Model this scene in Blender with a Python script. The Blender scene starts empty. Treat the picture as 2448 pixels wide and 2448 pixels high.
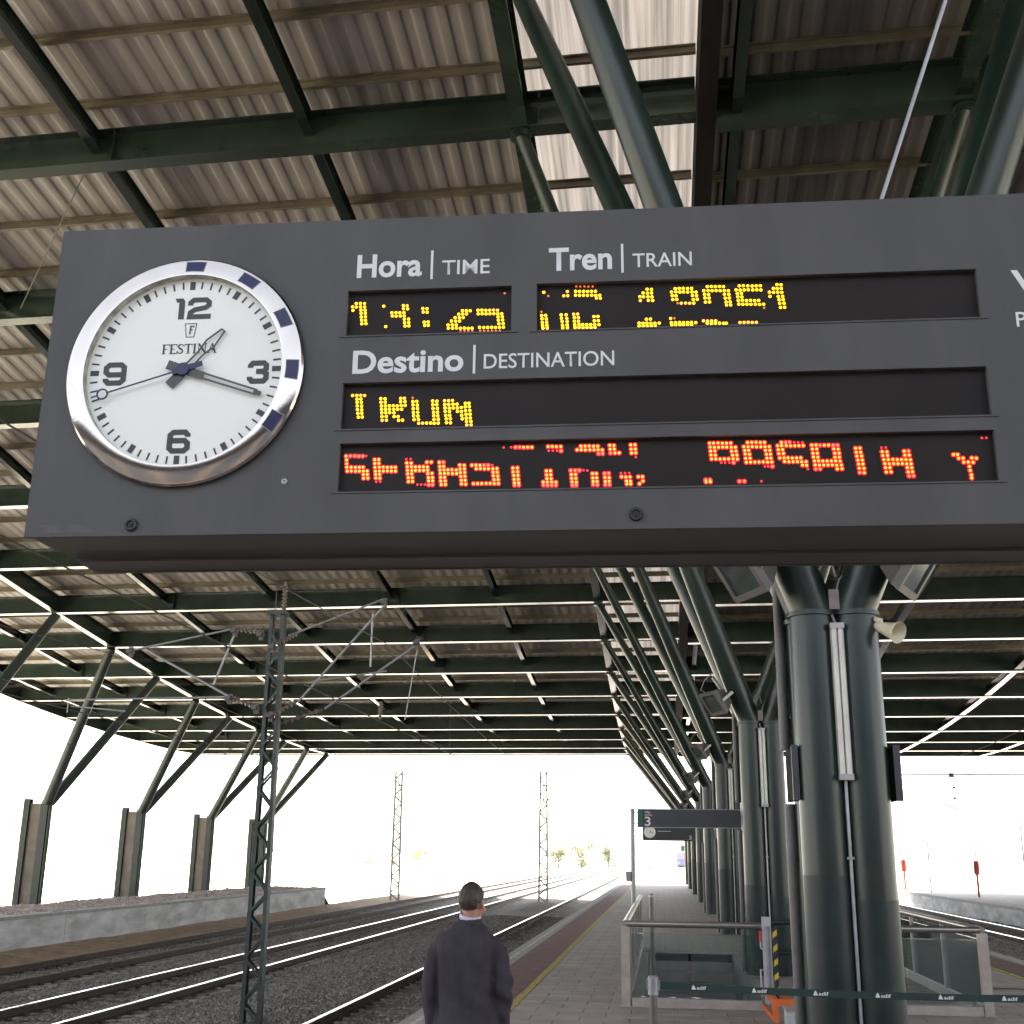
import bpy, math, random
import numpy as np
from mathutils import Vector, Matrix
random.seed(7)
RNG = np.random.default_rng(11)
R = math.radians
SC = bpy.context.scene
COL = SC.collection

# ------------------------------------------------------------------ camera
cam_data = bpy.data.cameras.new("camera")
cam = bpy.data.objects.new("camera", cam_data)
COL.objects.link(cam)
cam_data.sensor_width = 36.0
cam_data.lens = 41.53
cam_data.clip_start = 0.05
cam_data.clip_end = 4000
cr = Vector((0.9925, 0.1218, 0.0119)).normalized()
cf = Vector((-0.1203, 0.9530, 0.2781)).normalized()
cu = cr.cross(cf).normalized()
cr = cf.cross(cu).normalized()
mw = Matrix((cr, cu, -cf)).transposed().to_4x4()
mw.translation = Vector((0, 0, 1.9))
cam.matrix_world = mw
SC.camera = cam
SC.render.resolution_x = SC.render.resolution_y = 1024

# ------------------------------------------------------------------ world, sun, exposure
SUN_EL, SUN_AZ = R(57), R(-14)        # azimuth measured from +Y (down the platform), negative = towards the tracks
world = bpy.data.worlds.new("World")
SC.world = world
world.use_nodes = True
wn = world.node_tree
wn.nodes.clear()
sky = wn.nodes.new("ShaderNodeTexSky")
sky.sky_type = 'NISHITA'
sky.sun_disc = False
sky.sun_elevation = SUN_EL
sky.sun_rotation = SUN_AZ
sky.dust_density = 2.5
sky.ozone_density = 0.0
bg = wn.nodes.new("ShaderNodeBackground")
bg.inputs["Strength"].default_value = 0.10
wo = wn.nodes.new("ShaderNodeOutputWorld")
hs = wn.nodes.new("ShaderNodeHueSaturation")      # hazy, washed-out sky
hs.inputs["Saturation"].default_value = 0.42
wn.links.new(sky.outputs[0], hs.inputs["Color"])
wn.links.new(hs.outputs[0], bg.inputs[0])
wn.links.new(bg.outputs[0], wo.inputs[0])
sd = bpy.data.lights.new("sun", 'SUN')
sd.energy = 5.0
sd.angle = R(0.53)
sd.color = (1.0, 0.955, 0.88)
sun = bpy.data.objects.new("sun", sd)
COL.objects.link(sun)
sdir = Vector((math.sin(SUN_AZ) * math.cos(SUN_EL), math.cos(SUN_AZ) * math.cos(SUN_EL), math.sin(SUN_EL)))
sun.rotation_euler = sdir.to_track_quat('Z', 'Y').to_euler()
sun.location = (0, 40, 60)
vs = SC.view_settings
vs.view_transform = 'Standard'
vs.look = 'None'
vs.gamma = 1.0
vs.use_curve_mapping = False
vs.exposure = 3.2
SC.cycles.max_bounces = 10
SC.cycles.diffuse_bounces = 6
SC.cycles.glossy_bounces = 4
SC.cycles.transmission_bounces = 6
SC.cycles.caustics_reflective = False
SC.cycles.caustics_refractive = False
SC.cycles.use_denoising = True

# ------------------------------------------------------------------ materials
def mat(name, col, rough=0.6, metal=0.0, var=0.12, scale=3.0, bump=0.0, bscale=40.0, col2=None, stretch=None, spec=0.5, coat=0.0, detail=5.0, bdist=0.01):
    m = bpy.data.materials.new(name)
    m.use_nodes = True
    nt = m.node_tree
    b = nt.nodes["Principled BSDF"]
    b.inputs["Roughness"].default_value = rough
    b.inputs["Metallic"].default_value = metal
    b.inputs["Specular IOR Level"].default_value = spec
    b.inputs["Coat Weight"].default_value = coat
    g = nt.nodes.new("ShaderNodeNewGeometry")
    src = g.outputs["Position"]
    if stretch:
        mp = nt.nodes.new("ShaderNodeMapping")
        mp.inputs["Scale"].default_value = stretch
        nt.links.new(src, mp.inputs[0])
        src = mp.outputs[0]
    n = nt.nodes.new("ShaderNodeTexNoise")
    n.inputs["Scale"].default_value = scale
    n.inputs["Detail"].default_value = detail
    n.inputs["Roughness"].default_value = 0.62
    nt.links.new(src, n.inputs[0])
    rp = nt.nodes.new("ShaderNodeValToRGB")
    c1 = [max(0, c * (1 - var)) for c in col]
    c2 = col2 or [min(1, c * (1 + var)) for c in col]
    rp.color_ramp.elements[0].position = 0.36
    rp.color_ramp.elements[0].color = (*c1, 1)
    rp.color_ramp.elements[1].position = 0.66
    rp.color_ramp.elements[1].color = (*c2, 1)
    nt.links.new(n.outputs[0], rp.inputs[0])
    nt.links.new(rp.outputs[0], b.inputs["Base Color"])
    if bump:
        bn = nt.nodes.new("ShaderNodeTexNoise")
        bn.inputs["Scale"].default_value = bscale
        bn.inputs["Detail"].default_value = 4
        nt.links.new(src, bn.inputs[0])
        bp = nt.nodes.new("ShaderNodeBump")
        bp.inputs["Strength"].default_value = bump
        bp.inputs["Distance"].default_value = bdist
        nt.links.new(bn.outputs[0], bp.inputs["Height"])
        nt.links.new(bp.outputs[0], b.inputs["Normal"])
    return m

def emit(name, col, strength):
    m = bpy.data.materials.new(name)
    m.use_nodes = True
    nt = m.node_tree
    b = nt.nodes["Principled BSDF"]
    b.inputs["Base Color"].default_value = (*[c * 0.5 for c in col], 1)
    b.inputs["Roughness"].default_value = 0.4
    b.inputs["Emission Color"].default_value = (*col, 1)
    b.inputs["Emission Strength"].default_value = strength
    return m

M = {}
M['green'] = mat('green_paint', (0.0085, 0.0185, 0.0145), 0.31, var=0.38, scale=1.6, stretch=(2.2, 2.2, 0.35), bump=0.05, bscale=9, spec=0.42)
M['green_beam'] = mat('green_beam_paint', (0.017, 0.029, 0.021), 0.19, var=0.28, scale=0.8, bump=0.04, bscale=6)
M['green_dark'] = mat('dark_green_stringer_paint', (0.012, 0.018, 0.015), 0.12, var=0.25, scale=1.0)
M['green_base'] = mat('matte_green_coating', (0.009, 0.018, 0.0155), 0.42, spec=0.35, var=0.35, scale=1.6, bump=0.08, bscale=14)
M['olive'] = mat('olive_purlin', (0.15, 0.13, 0.09), 0.5, var=0.25, scale=1.5)
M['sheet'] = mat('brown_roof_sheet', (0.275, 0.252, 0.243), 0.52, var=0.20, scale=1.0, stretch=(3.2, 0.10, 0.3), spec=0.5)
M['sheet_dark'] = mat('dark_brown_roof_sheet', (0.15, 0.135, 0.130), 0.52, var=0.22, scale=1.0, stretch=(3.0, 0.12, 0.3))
M['black_steel'] = mat('black_brown_steel', (0.007, 0.006, 0.006), 0.8, var=0.3, scale=2, spec=0.08)
M['galv'] = mat('galvanised_steel', (0.30, 0.30, 0.31), 0.45, 0.6, var=0.18, scale=6)
M['pale_galv'] = mat('pale_galvanised_mast', (0.40, 0.39, 0.39), 0.6, 0.0, var=0.15, scale=4)
M['mast'] = mat('weathered_green_mast', (0.035, 0.045, 0.042), 0.5, 0.2, var=0.3, scale=5)
M['steel'] = mat('brushed_stainless', (0.30, 0.27, 0.25), 0.30, 0.75, var=0.10, scale=8)
M['steel_dark'] = mat('dark_reflection_steel', (0.13, 0.115, 0.105), 0.36, 0.3, var=0.12, scale=8)  # darkened base stands in for the dark reflections on bare steel
M['steel_matte'] = mat('painted_steel_post', (0.37, 0.31, 0.28), 0.45, 0.2, var=0.12, scale=6)
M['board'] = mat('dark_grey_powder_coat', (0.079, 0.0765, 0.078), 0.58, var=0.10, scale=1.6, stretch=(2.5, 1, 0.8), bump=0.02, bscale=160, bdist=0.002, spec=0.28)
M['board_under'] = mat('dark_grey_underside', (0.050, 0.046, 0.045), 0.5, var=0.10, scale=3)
M['sticker'] = mat('sticker_residue', (0.078, 0.074, 0.078), 0.62, var=0.25, scale=14)
M['screen'] = mat('smoked_display_plate', (0.015, 0.0115, 0.010), 0.6, var=0.12, scale=4, spec=0.22)
M['white_print'] = mat('white_lettering', (0.66, 0.66, 0.66), 0.5, var=0.04, scale=20)
M['rubber'] = mat('black_rubber', (0.012, 0.012, 0.012), 0.5, var=0.2, scale=20)
M['chrome'] = mat('polished_chrome', (0.40, 0.36, 0.325), 0.10, 1.0, var=0.05, scale=6, bump=0.10, bscale=9, bdist=0.004)
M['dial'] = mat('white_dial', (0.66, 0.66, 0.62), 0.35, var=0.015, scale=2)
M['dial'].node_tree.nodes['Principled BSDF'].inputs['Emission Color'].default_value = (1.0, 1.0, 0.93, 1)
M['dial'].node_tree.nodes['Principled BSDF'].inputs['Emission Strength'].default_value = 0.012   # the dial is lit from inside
M['dial_ink'] = mat('black_dial_ink', (0.025, 0.028, 0.028), 0.45, var=0.15, scale=8)
M['hand'] = mat('dark_grey_hand', (0.045, 0.047, 0.047), 0.4, var=0.1, scale=8)
M['navy'] = mat('navy_blue_enamel', (0.008, 0.011, 0.068), 0.4, var=0.10, scale=8)
M['dial_wall'] = mat('tarnished_inner_rim', (0.42, 0.42, 0.36), 0.45, 0.4, var=0.45, scale=30)
M['led2'] = emit('amber_led_full', (1.0, 0.64, 0.0), 0.40)
M['led1'] = emit('amber_led_half', (1.0, 0.40, 0.03), 0.34)
M['led0'] = emit('amber_led_faint', (0.9, 0.20, 0.03), 0.10)
M['ledh'] = emit('amber_led_halo', (1.0, 0.22, 0.0), 0.10)  # halo colour: painted glow for the discs behind the dots
M['red2'] = emit('red_led_full', (1.0, 0.50, 0.02), 0.36)
M['red1'] = emit('red_led_half', (1.0, 0.16, 0.05), 0.36)
M['red0'] = emit('red_led_faint', (1.0, 0.03, 0.04), 0.16)
M['redh'] = emit('red_led_halo', (1.0, 0.004, 0.012), 0.26)
M['concrete'] = mat('stained_concrete', (0.56, 0.555, 0.55), 0.85, var=0.28, scale=1.3, bump=0.25, bscale=18, stretch=(1, 0.5, 1.6))
M['concrete_infill'] = mat('brown_grey_infill', (0.14, 0.118, 0.095), 0.8, var=0.2, scale=2.0, bump=0.1)
M['coping'] = mat('pale_coping_stone', (0.36, 0.34, 0.32), 0.75, var=0.15, scale=3, bump=0.15)
M['platform'] = mat('paving_base', (0.20, 0.175, 0.155), 0.85, var=0.2, scale=3)
M['slab'] = mat('beige_grey_paving', (0.33, 0.275, 0.25), 0.72, var=0.16, scale=2.2, bump=0.15, bscale=30)
M['red_tile'] = mat('dull_red_tactile', (0.23, 0.125, 0.118), 0.75, var=0.2, scale=4, bump=0.2)
M['yellow'] = mat('worn_yellow_line', (0.42, 0.30, 0.045), 0.7, var=0.35, scale=7)
M['white_line'] = mat('worn_white_line', (0.52, 0.50, 0.48), 0.7, var=0.3, scale=7)
M['ballast'] = mat('ballast_bed', (0.21, 0.188, 0.163), 0.95, var=0.45, scale=9, bump=1.0, bscale=14, bdist=0.06)
M['stone'] = mat('ballast_stone', (0.255, 0.23, 0.20), 0.9, var=0.50, scale=5, detail=2)
M['sand'] = mat('sandy_soil', (0.43, 0.31, 0.215), 0.95, var=0.25, scale=2.5, bump=0.6, bscale=12, bdist=0.04)
M['berm'] = mat('gravelly_soil', (0.50, 0.415, 0.365), 0.95, var=0.28, scale=3, bump=0.7, bscale=10, bdist=0.05)
M['terrain'] = mat('dry_pale_ground', (0.42, 0.38, 0.29), 0.95, var=0.15, scale=0.15)
M['rust'] = mat('rusty_rail_side', (0.060, 0.036, 0.030), 0.75, var=0.3, scale=5)
M['railtop'] = mat('polished_rail_head', (0.62, 0.62, 0.64), 0.16, 1.0, var=0.08, scale=3)
M['sleeper'] = mat('concrete_sleeper', (0.46, 0.40, 0.345), 0.85, var=0.25, scale=3, bump=0.2)
M['tube_light'] = mat('milky_lamp_cover', (0.55, 0.53, 0.49), 0.32, var=0.10, scale=3)
M['lamp_body'] = mat('grey_lamp_housing', (0.085, 0.078, 0.076), 0.5, 0.2, var=0.12, scale=6)
M['lamp_pale'] = mat('pale_grey_lamp_housing', (0.34, 0.32, 0.32), 0.45, 0.2, var=0.12, scale=6)
M['cream'] = mat('cream_plastic', (0.62, 0.57, 0.42), 0.45, var=0.08, scale=6)
M['ceramic'] = mat('grey_brown_insulator', (0.14, 0.10, 0.085), 0.3, var=0.2, scale=8)
M['cable'] = mat('grey_cable', (0.17, 0.16, 0.15), 0.6, var=0.1)
M['wire'] = mat('copper_wire_dark', (0.05, 0.045, 0.04), 0.5, 0.3, var=0.1)
M['sign'] = mat('dark_sign_panel', (0.034, 0.033, 0.042), 0.40, var=0.08, scale=2)
M['sign_green'] = mat('green_sign_end', (0.012, 0.115, 0.045), 0.45, var=0.08)
M['orange'] = mat('orange_paint', (0.62, 0.125, 0.020), 0.45, var=0.10, scale=6)
M['lift_grey'] = mat('light_grey_paint', (0.42, 0.41, 0.42), 0.45, var=0.1, scale=6)
M['black_yellow'] = mat('warning_yellow', (0.55, 0.38, 0.03), 0.5, var=0.1)
M['red_paint'] = mat('red_paint', (0.50, 0.030, 0.025), 0.45, var=0.1)
M['belt'] = mat('dark_green_belt', (0.010, 0.030, 0.024), 0.7, var=0.1, scale=20)
M['navy_suit'] = mat('charcoal_navy_wool', (0.047, 0.041, 0.050), 0.9, var=0.16, scale=9, bump=0.15, bscale=260, bdist=0.002, spec=0.25)
M['skin'] = mat('skin', (0.40, 0.185, 0.125), 0.55, var=0.12, scale=14)
M['hair'] = mat('greying_brown_hair', (0.050, 0.034, 0.025), 0.6, var=0.5, scale=45, stretch=(1, 1, 0.25), col2=(0.070, 0.055, 0.044), bump=0.8, bscale=120, bdist=0.006)
M['shirt'] = mat('pale_lilac_shirt', (0.62, 0.58, 0.74), 0.8, var=0.05)
M['shoe'] = mat('black_leather', (0.012, 0.011, 0.011), 0.3, var=0.1)
M['leaf'] = None
M['bark'] = mat('bark', (0.12, 0.09, 0.06), 0.9)
M['house'] = mat('pale_render', (0.55, 0.52, 0.50), 0.8, var=0.1, scale=0.4)
M['facade'] = mat('added_dark_facade', (0.055, 0.045, 0.04), 0.7, var=0.2, scale=0.5)
M['train'] = mat('purple_blue_paint', (0.10, 0.09, 0.28), 0.4, var=0.1)
M['dark_glass'] = mat('dark_window', (0.03, 0.035, 0.045), 0.12, var=0.1)

def glass_mat(name, tint, rough=0.03, mixf=0.12):
    m = bpy.data.materials.new(name); m.use_nodes = True
    nt = m.node_tree; nt.nodes.clear()
    o = nt.nodes.new("ShaderNodeOutputMaterial")
    tr = nt.nodes.new("ShaderNodeBsdfTransparent"); tr.inputs[0].default_value = (*tint, 1)
    gl = nt.nodes.new("ShaderNodeBsdfGlossy"); gl.inputs["Roughness"].default_value = rough
    fr = nt.nodes.new("ShaderNodeFresnel"); fr.inputs[0].default_value = 1.5
    mx = nt.nodes.new("ShaderNodeMixShader")
    nt.links.new(fr.outputs[0], mx.inputs[0]); nt.links.new(tr.outputs[0], mx.inputs[1]); nt.links.new(gl.outputs[0], mx.inputs[2])
    df = nt.nodes.new("ShaderNodeBsdfDiffuse"); df.inputs[0].default_value = (0.30, 0.36, 0.36, 1)
    nz = nt.nodes.new("ShaderNodeTexNoise"); nz.inputs["Scale"].default_value = 3.0
    mu = nt.nodes.new("ShaderNodeMath"); mu.operation = 'MULTIPLY'; mu.inputs[1].default_value = mixf * 2
    nt.links.new(nz.outputs[0], mu.inputs[0])
    m2 = nt.nodes.new("ShaderNodeMixShader")
    nt.links.new(mu.outputs[0], m2.inputs[0]); nt.links.new(mx.outputs[0], m2.inputs[1]); nt.links.new(df.outputs[0], m2.inputs[2])
    nt.links.new(m2.outputs[0], o.inputs[0])
    return m
M['glass'] = glass_mat('green_tinted_glass', (0.84, 0.91, 0.895), 0.03, 0.045)
M['lamp_glass'] = glass_mat('lamp_glass', (0.55, 0.62, 0.62), 0.1, 0.12)

def translucent_sheet(name, col, frac):
    m = mat(name, col, 0.4, var=0.42, scale=1.0, stretch=(9.0, 0.10, 0.3))
    nt = m.node_tree
    b = nt.nodes["Principled BSDF"]; o = nt.nodes["Material Output"]
    t = nt.nodes.new("ShaderNodeBsdfTranslucent")
    rp = [n for n in nt.nodes if n.type == 'VALTORGB'][0]
    nt.links.new(rp.outputs[0], t.inputs[0])
    mx = nt.nodes.new("ShaderNodeMixShader"); mx.inputs[0].default_value = frac
    nt.links.new(b.outputs[0], mx.inputs[1]); nt.links.new(t.outputs[0], mx.inputs[2]); nt.links.new(mx.outputs[0], o.inputs[0])
    return m
M['leaf'] = translucent_sheet('far_foliage', (0.12, 0.13, 0.04), 0.70)
M['skylight'] = translucent_sheet('cream_rooflight_sheet', (0.50, 0.45, 0.41), 0.06)

# ------------------------------------------------------------------ mesh builder
V3 = Vector
class MB:
    def __init__(s): s.v = []; s.f = []; s.mi = []
    def add(s, vs, fs, mi=0):
        o = len(s.v); s.v += [tuple(v) for v in vs]; s.f += [tuple(i + o for i in f) for f in fs]; s.mi += [mi] * len(fs); return s
    def box(s, x0, x1, y0, y1, z0, z1, mi=0):
        return s.add([(x0,y0,z0),(x1,y0,z0),(x1,y1,z0),(x0,y1,z0),(x0,y0,z1),(x1,y0,z1),(x1,y1,z1),(x0,y1,z1)],
                     [(0,3,2,1),(4,5,6,7),(0,1,5,4),(1,2,6,5),(2,3,7,6),(3,0,4,7)], mi)
    def frame(s, p, q, up=(0,0,1)):
        p, q = V3(p), V3(q); d = (q - p).normalized(); u = V3(up)
        if abs(d.dot(u)) > 0.98: u = V3((0,1,0)) if abs(d.y) < 0.9 else V3((1,0,0))
        sx = d.cross(u).normalized(); uz = sx.cross(d).normalized()
        return p, q, d, sx, uz
    def bar(s, p, q, w, h, up=(0,0,1), mi=0, off=(0,0)):
        p, q, d, sx, uz = s.frame(p, q, up)
        c = [(-w/2+off[0], -h/2+off[1]), (w/2+off[0], -h/2+off[1]), (w/2+off[0], h/2+off[1]), (-w/2+off[0], h/2+off[1])]
        vs = [p + sx*a + uz*b for a, b in c] + [q + sx*a + uz*b for a, b in c]
        return s.add(vs, [(0,3,2,1),(4,5,6,7),(0,1,5,4),(1,2,6,5),(2,3,7,6),(3,0,4,7)][0:0] or [(0,1,2,3),(7,6,5,4),(0,4,5,1),(1,5,6,2),(2,6,7,3),(3,7,4,0)], mi)
    def prof(s, p, q, pts, up=(0,0,1), mi=0, close=True):
        p, q, d, sx, uz = s.frame(p, q, up); n = len(pts)
        vs = [p + sx*a + uz*b for a, b in pts] + [q + sx*a + uz*b for a, b in pts]
        fs = [(i, i+n, (i+1) % n + n, (i+1) % n) for i in range(n)]
        if close: fs += [tuple(range(n)), tuple(range(2*n-1, n-1, -1))]
        return s.add(vs, fs, mi)
    def ibeam(s, p, q, h, b, tf, tw, up=(0,0,1), mi=0):   # p,q on the underside of the bottom flange
        t = tw/2; B = b/2
        return s.prof(p, q, [(-B,0),(B,0),(B,tf),(t,tf),(t,h-tf),(B,h-tf),(B,h),(-B,h),(-B,h-tf),(-t,h-tf),(-t,tf),(-B,tf)], up, mi)
    def tube(s, p, q, r0, r1=None, n=16, cap=True, mi=0, up=(0,0,1)):
        r1 = r0 if r1 is None else r1
        p, q, d, sx, uz = s.frame(p, q, up)
        A = [2*math.pi*i/n for i in range(n)]
        vs = [p + sx*(r0*math.cos(a)) + uz*(r0*math.sin(a)) for a in A] + [q + sx*(r1*math.cos(a)) + uz*(r1*math.sin(a)) for a in A]
        fs = [(i, (i+1) % n, (i+1) % n + n, i+n) for i in range(n)]
        if cap: fs += [tuple(range(n-1, -1, -1)), tuple(range(n, 2*n))]
        return s.add(vs, fs, mi)
    def path(s, pts, r, n=8, mi=0, cap=True):
        pts = [V3(p) for p in pts]; rings = []
        rr = r if isinstance(r, (list, tuple)) else [r]*len(pts)
        prev = None
        for i, p in enumerate(pts):
            d = ((pts[min(i+1, len(pts)-1)] - pts[max(i-1, 0)])).normalized()
            u = prev or (V3((0,0,1)) if abs(d.z) < 0.9 else V3((1,0,0)))
            sx = d.cross(u).normalized(); uz = sx.cross(d).normalized(); prev = uz
            rings.append([p + sx*(rr[i]*math.cos(2*math.pi*k/n)) + uz*(rr[i]*math.sin(2*math.pi*k/n)) for k in range(n)])
        vs = [v for g in rings for v in g]; fs = []
        for i in range(len(pts)-1):
            for k in range(n):
                fs.append((i*n+k, i*n+(k+1) % n, (i+1)*n+(k+1) % n, (i+1)*n+k))
        if cap: fs += [tuple(range(n-1, -1, -1)), tuple(range((len(pts)-1)*n, len(pts)*n))]
        return s.add(vs, fs, mi)
    def lathe(s, prof, n=64, origin=(0,0,0), axis='-y', mi=0, close=False, a0=0, a1=2*math.pi):   # prof: (radius, distance towards -y)
        o = V3(origin); full = abs(a1-a0-2*math.pi) < 1e-6; cnt = n if full else n+1
        vs = []
        for i in range(cnt):
            a = a0 + (a1-a0)*i/n; ca, sa = math.cos(a), math.sin(a)
            for r, h in prof:
                if axis == '-y': vs.append(o + V3((r*ca, -h, r*sa)))
                else: vs.append(o + V3((r*ca, r*sa, h)))
        m = len(prof); fs = []
        for i in range(n):
            j = (i+1) % cnt
            for k in range(m-1):
                fs.append((i*m+k, j*m+k, j*m+k+1, i*m+k+1) if axis != '-y' else (i*m+k, i*m+k+1, j*m+k+1, j*m+k))
        return s.add(vs, fs, mi)
    def plate(s, pts, y0, y1, mi=0, origin=(0,0,0)):   # polygon in local xz, extruded from y0 (front) to y1
        n = len(pts); o = V3(origin)
        vs = [o + V3((x, y0, z)) for x, z in pts] + [o + V3((x, y1, z)) for x, z in pts]
        return s.add(vs, [tuple(range(n)), tuple(range(2*n-1, n-1, -1))] + [(i, i+n, (i+1) % n+n, (i+1) % n) for i in range(n)], mi)
    def stroke(s, pts, w, y0, y1, origin=(0,0,0), closed=False, mi=0):   # mitred polyline in local xz
        P = [V3((x, 0, z)) for x, z in pts]; n = len(P); L = []; Rr = []
        for i in range(n):
            a = P[i-1] if (i > 0 or closed) else None; b = P[(i+1) % n] if (i < n-1 or closed) else None
            d1 = (P[i]-a).normalized() if a is not None else None; d2 = (b-P[i]).normalized() if b is not None else None
            d1 = d1 or d2; d2 = d2 or d1
            n1 = V3((-d1.z, 0, d1.x)); n2 = V3((-d2.z, 0, d2.x)); m = (n1+n2)
            m = m.normalized() if m.length > 1e-6 else n1
            k = 1/max(0.35, m.dot(n1)); ww = (w[i] if isinstance(w, (list, tuple)) else w)/2
            L.append(P[i]+m*ww*k); Rr.append(P[i]-m*ww*k)
        for i in range(n if closed else n-1):
            j = (i+1) % n
            s.plate([(v.x, v.z) for v in (L[i], Rr[i], Rr[j], L[j])], y0, y1, mi, origin)
        return s
    def mesh(s, name, mats, smooth=False):
        me = bpy.data.meshes.new(name)
        me.from_pydata(s.v, [], s.f)
        for m in (mats if isinstance(mats, (list, tuple)) else [mats]): me.materials.append(M[m] if isinstance(m, str) else m)
        if any(s.mi): me.polygons.foreach_set('material_index', s.mi)
        if smooth:
            me.polygons.foreach_set('use_smooth', [True]*len(s.f))
            try: me.set_sharp_from_angle(angle=R(smooth if smooth is not True else 40))
            except Exception: pass
        me.update()
        return me
    def obj(s, name, mats, parent=None, smooth=False, loc=None):
        o = bpy.data.objects.new(name, s.mesh(name, mats, smooth)); COL.objects.link(o)
        if parent is not None: o.parent = parent
        if loc is not None: o.location = loc
        return o

def tag(o, label=None, cat=None, group=None, kind=None):
    if label: o['label'] = label
    if cat: o['category'] = cat
    if group: o['group'] = group
    if kind: o['kind'] = kind
    return o
def thing(name, label, cat, loc=(0,0,0), rz=0, group=None):
    o = bpy.data.objects.new(name, None); COL.objects.link(o); o.empty_display_size = 0.2
    o.location = loc; o.rotation_euler = (0, 0, rz)
    return tag(o, label, cat, group)
def inst(src, parent, loc=(0,0,0), name=None, rot=None):
    c = src.copy(); COL.objects.link(c); c.parent = parent; c.location = loc
    if rot: c.rotation_euler = rot
    return c
def text_mesh(txt, size=1.0, bold=0.0, res=4):
    cu = bpy.data.curves.new('text', 'FONT'); cu.body = txt; cu.size = size; cu.offset = bold; cu.resolution_u = res; cu.fill_mode = 'FRONT'
    o = bpy.data.objects.new('text', cu); COL.objects.link(o)
    dg = bpy.context.evaluated_depsgraph_get(); me = bpy.data.meshes.new_from_object(o.evaluated_get(dg))
    bpy.data.objects.remove(o); bpy.data.curves.remove(cu)
    return me
def lettering(name, txt, x0, x1, z0, cap, y, m, parent, bold=0.0, capref='H'):
    """flat print in the parent's xz plane, facing -y: x0..x1 wide, capital height cap above baseline z0"""
    me = text_mesh(txt, 1.0, bold)
    n = len(me.vertices); co = np.empty(n*3); me.vertices.foreach_get('co', co); co = co.reshape(-1, 3)
    ref = text_mesh(capref, 1.0, bold); rc = np.empty(len(ref.vertices)*3); ref.vertices.foreach_get('co', rc); ch = rc.reshape(-1,3)[:,1].max()
    bpy.data.meshes.remove(ref)
    xs = (co[:,0]-co[:,0].min())/(co[:,0].max()-co[:,0].min())
    out = np.zeros_like(co); out[:,0] = x0+(x1-x0)*xs; out[:,2] = z0+co[:,1]*cap/ch; out[:,1] = y
    me.vertices.foreach_set('co', out.ravel()); me.update()
    me.materials.clear(); me.materials.append(M[m]); me.name = name
    o = bpy.data.objects.new(name, me); COL.objects.link(o); o.parent = parent
    return o
ORD = ['first', 'second', 'third', 'fourth', 'fifth', 'sixth', 'seventh', 'eighth', 'ninth', 'tenth']
# ------------------------------------------------------------------ canopy geometry tables
SKEW = -0.037
S = 10.9
HY = [-60, -40, -20, 0, 8.2, 13.6, 19.1, 24.5, 30.0, 35.4, 40.9, 46.3, 51.8, 57.2, 62.7, 68.1, 73.6, 79.0, 84.5, 89.9, 92]
HZ = [10.6, 12.1, 13.6, 14.9, 15.25, 15.2, 14.95, 14.46, 13.85, 13.06, 12.25, 11.62, 11.05, 10.46, 9.98, 9.63, 9.36, 9.22, 9.13, 9.20, 9.24]
def H(y):
    y = float(y)
    for i in range(len(HY)-1):
        if y <= HY[i+1] or i == len(HY)-2:
            t = (y-HY[i])/(HY[i+1]-HY[i]); break
    g = lambda k: (HZ[min(k+1, len(HZ)-1)]-HZ[max(k-1, 0)])/(HY[min(k+1, len(HY)-1)]-HY[max(k-1, 0)])
    h = HY[i+1]-HY[i]; a, b = HZ[i], HZ[i+1]; ma, mb = g(i)*h, g(i+1)*h
    return (2*t**3-3*t*t+1)*a+(t**3-2*t*t+t)*ma+(-2*t**3+3*t*t)*b+(t**3-t*t)*mb
XC = 1.65
def yb(y, x): return y+SKEW*(x-XC)
BEAMS = [S*(k+d) for k in range(-1, 9) for d in (-0.25, 0.25)][2:]
XL, XR, XG = -36.3, 39.6, 1.10
STEP = 23.35/6
STRL = [-2.35, -6.5, -10.9, -16.0, -20.7, -25.7, -30.2, -34.4]
STRR = [5.6, 9.75, 16.3, 22.6, 28.95, 33.4, 37.6]
NODE_L, NODE_R, OUT_L, OUT_R = -2.35, 5.6, -25.7, 28.95
BH = 0.75

canopy = thing('station_canopy', 'wide station canopy of dark green steel beams under brown corrugated sheeting', 'canopy', (0, 0, 0))
for y in BEAMS:
    z = H(y)
    mb = MB()
    mb.ibeam((XL, yb(y, XL), z), (XG-0.19, yb(y, XG), z), BH, 0.36, 0.03, 0.02)
    for xs in STRL[::2]:   # web stiffeners
        if y > 5: mb.box(xs+0.35, xs+0.37, yb(y, xs)-0.175, yb(y, xs)-0.011, z+0.031, z+BH-0.031)
    mb.obj('transverse_beam', 'green_beam', canopy)
    mb = MB()
    mb.ibeam((XG+0.19, yb(y, XG), z-0.22), (XR, yb(y, XR), z-0.22), BH+0.12, 0.42, 0.035, 0.02)
    mb.obj('transverse_beam', 'green_beam', canopy)
YS0, YS1 = -5.5, 91.6  # rear end cut short to let sky light onto the board
ysmp = sorted(set([YS0]+BEAMS+[(a+b)/2 for a, b in zip(BEAMS, BEAMS[1:])]+[YS1]))
def longline(name, x, dz, h, b, m, yA=YS0, yB=YS1, kind='i'):
    mb = MB()
    ys = [y for y in ysmp if yA <= yb(y, x) and y <= yB]
    for a, c in zip(ys, ys[1:]):
        p, q = (x, yb(a, x), H(a)+dz), (x, yb(c, x), H(c)+dz)
        if kind == 'i': mb.ibeam(p, q, h, b, 0.02, 0.014)
        else: mb.bar((p[0], p[1], p[2]+h/2), (q[0], q[1], q[2]+h/2), b, h)
    return mb.obj(name, m, canopy)
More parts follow.
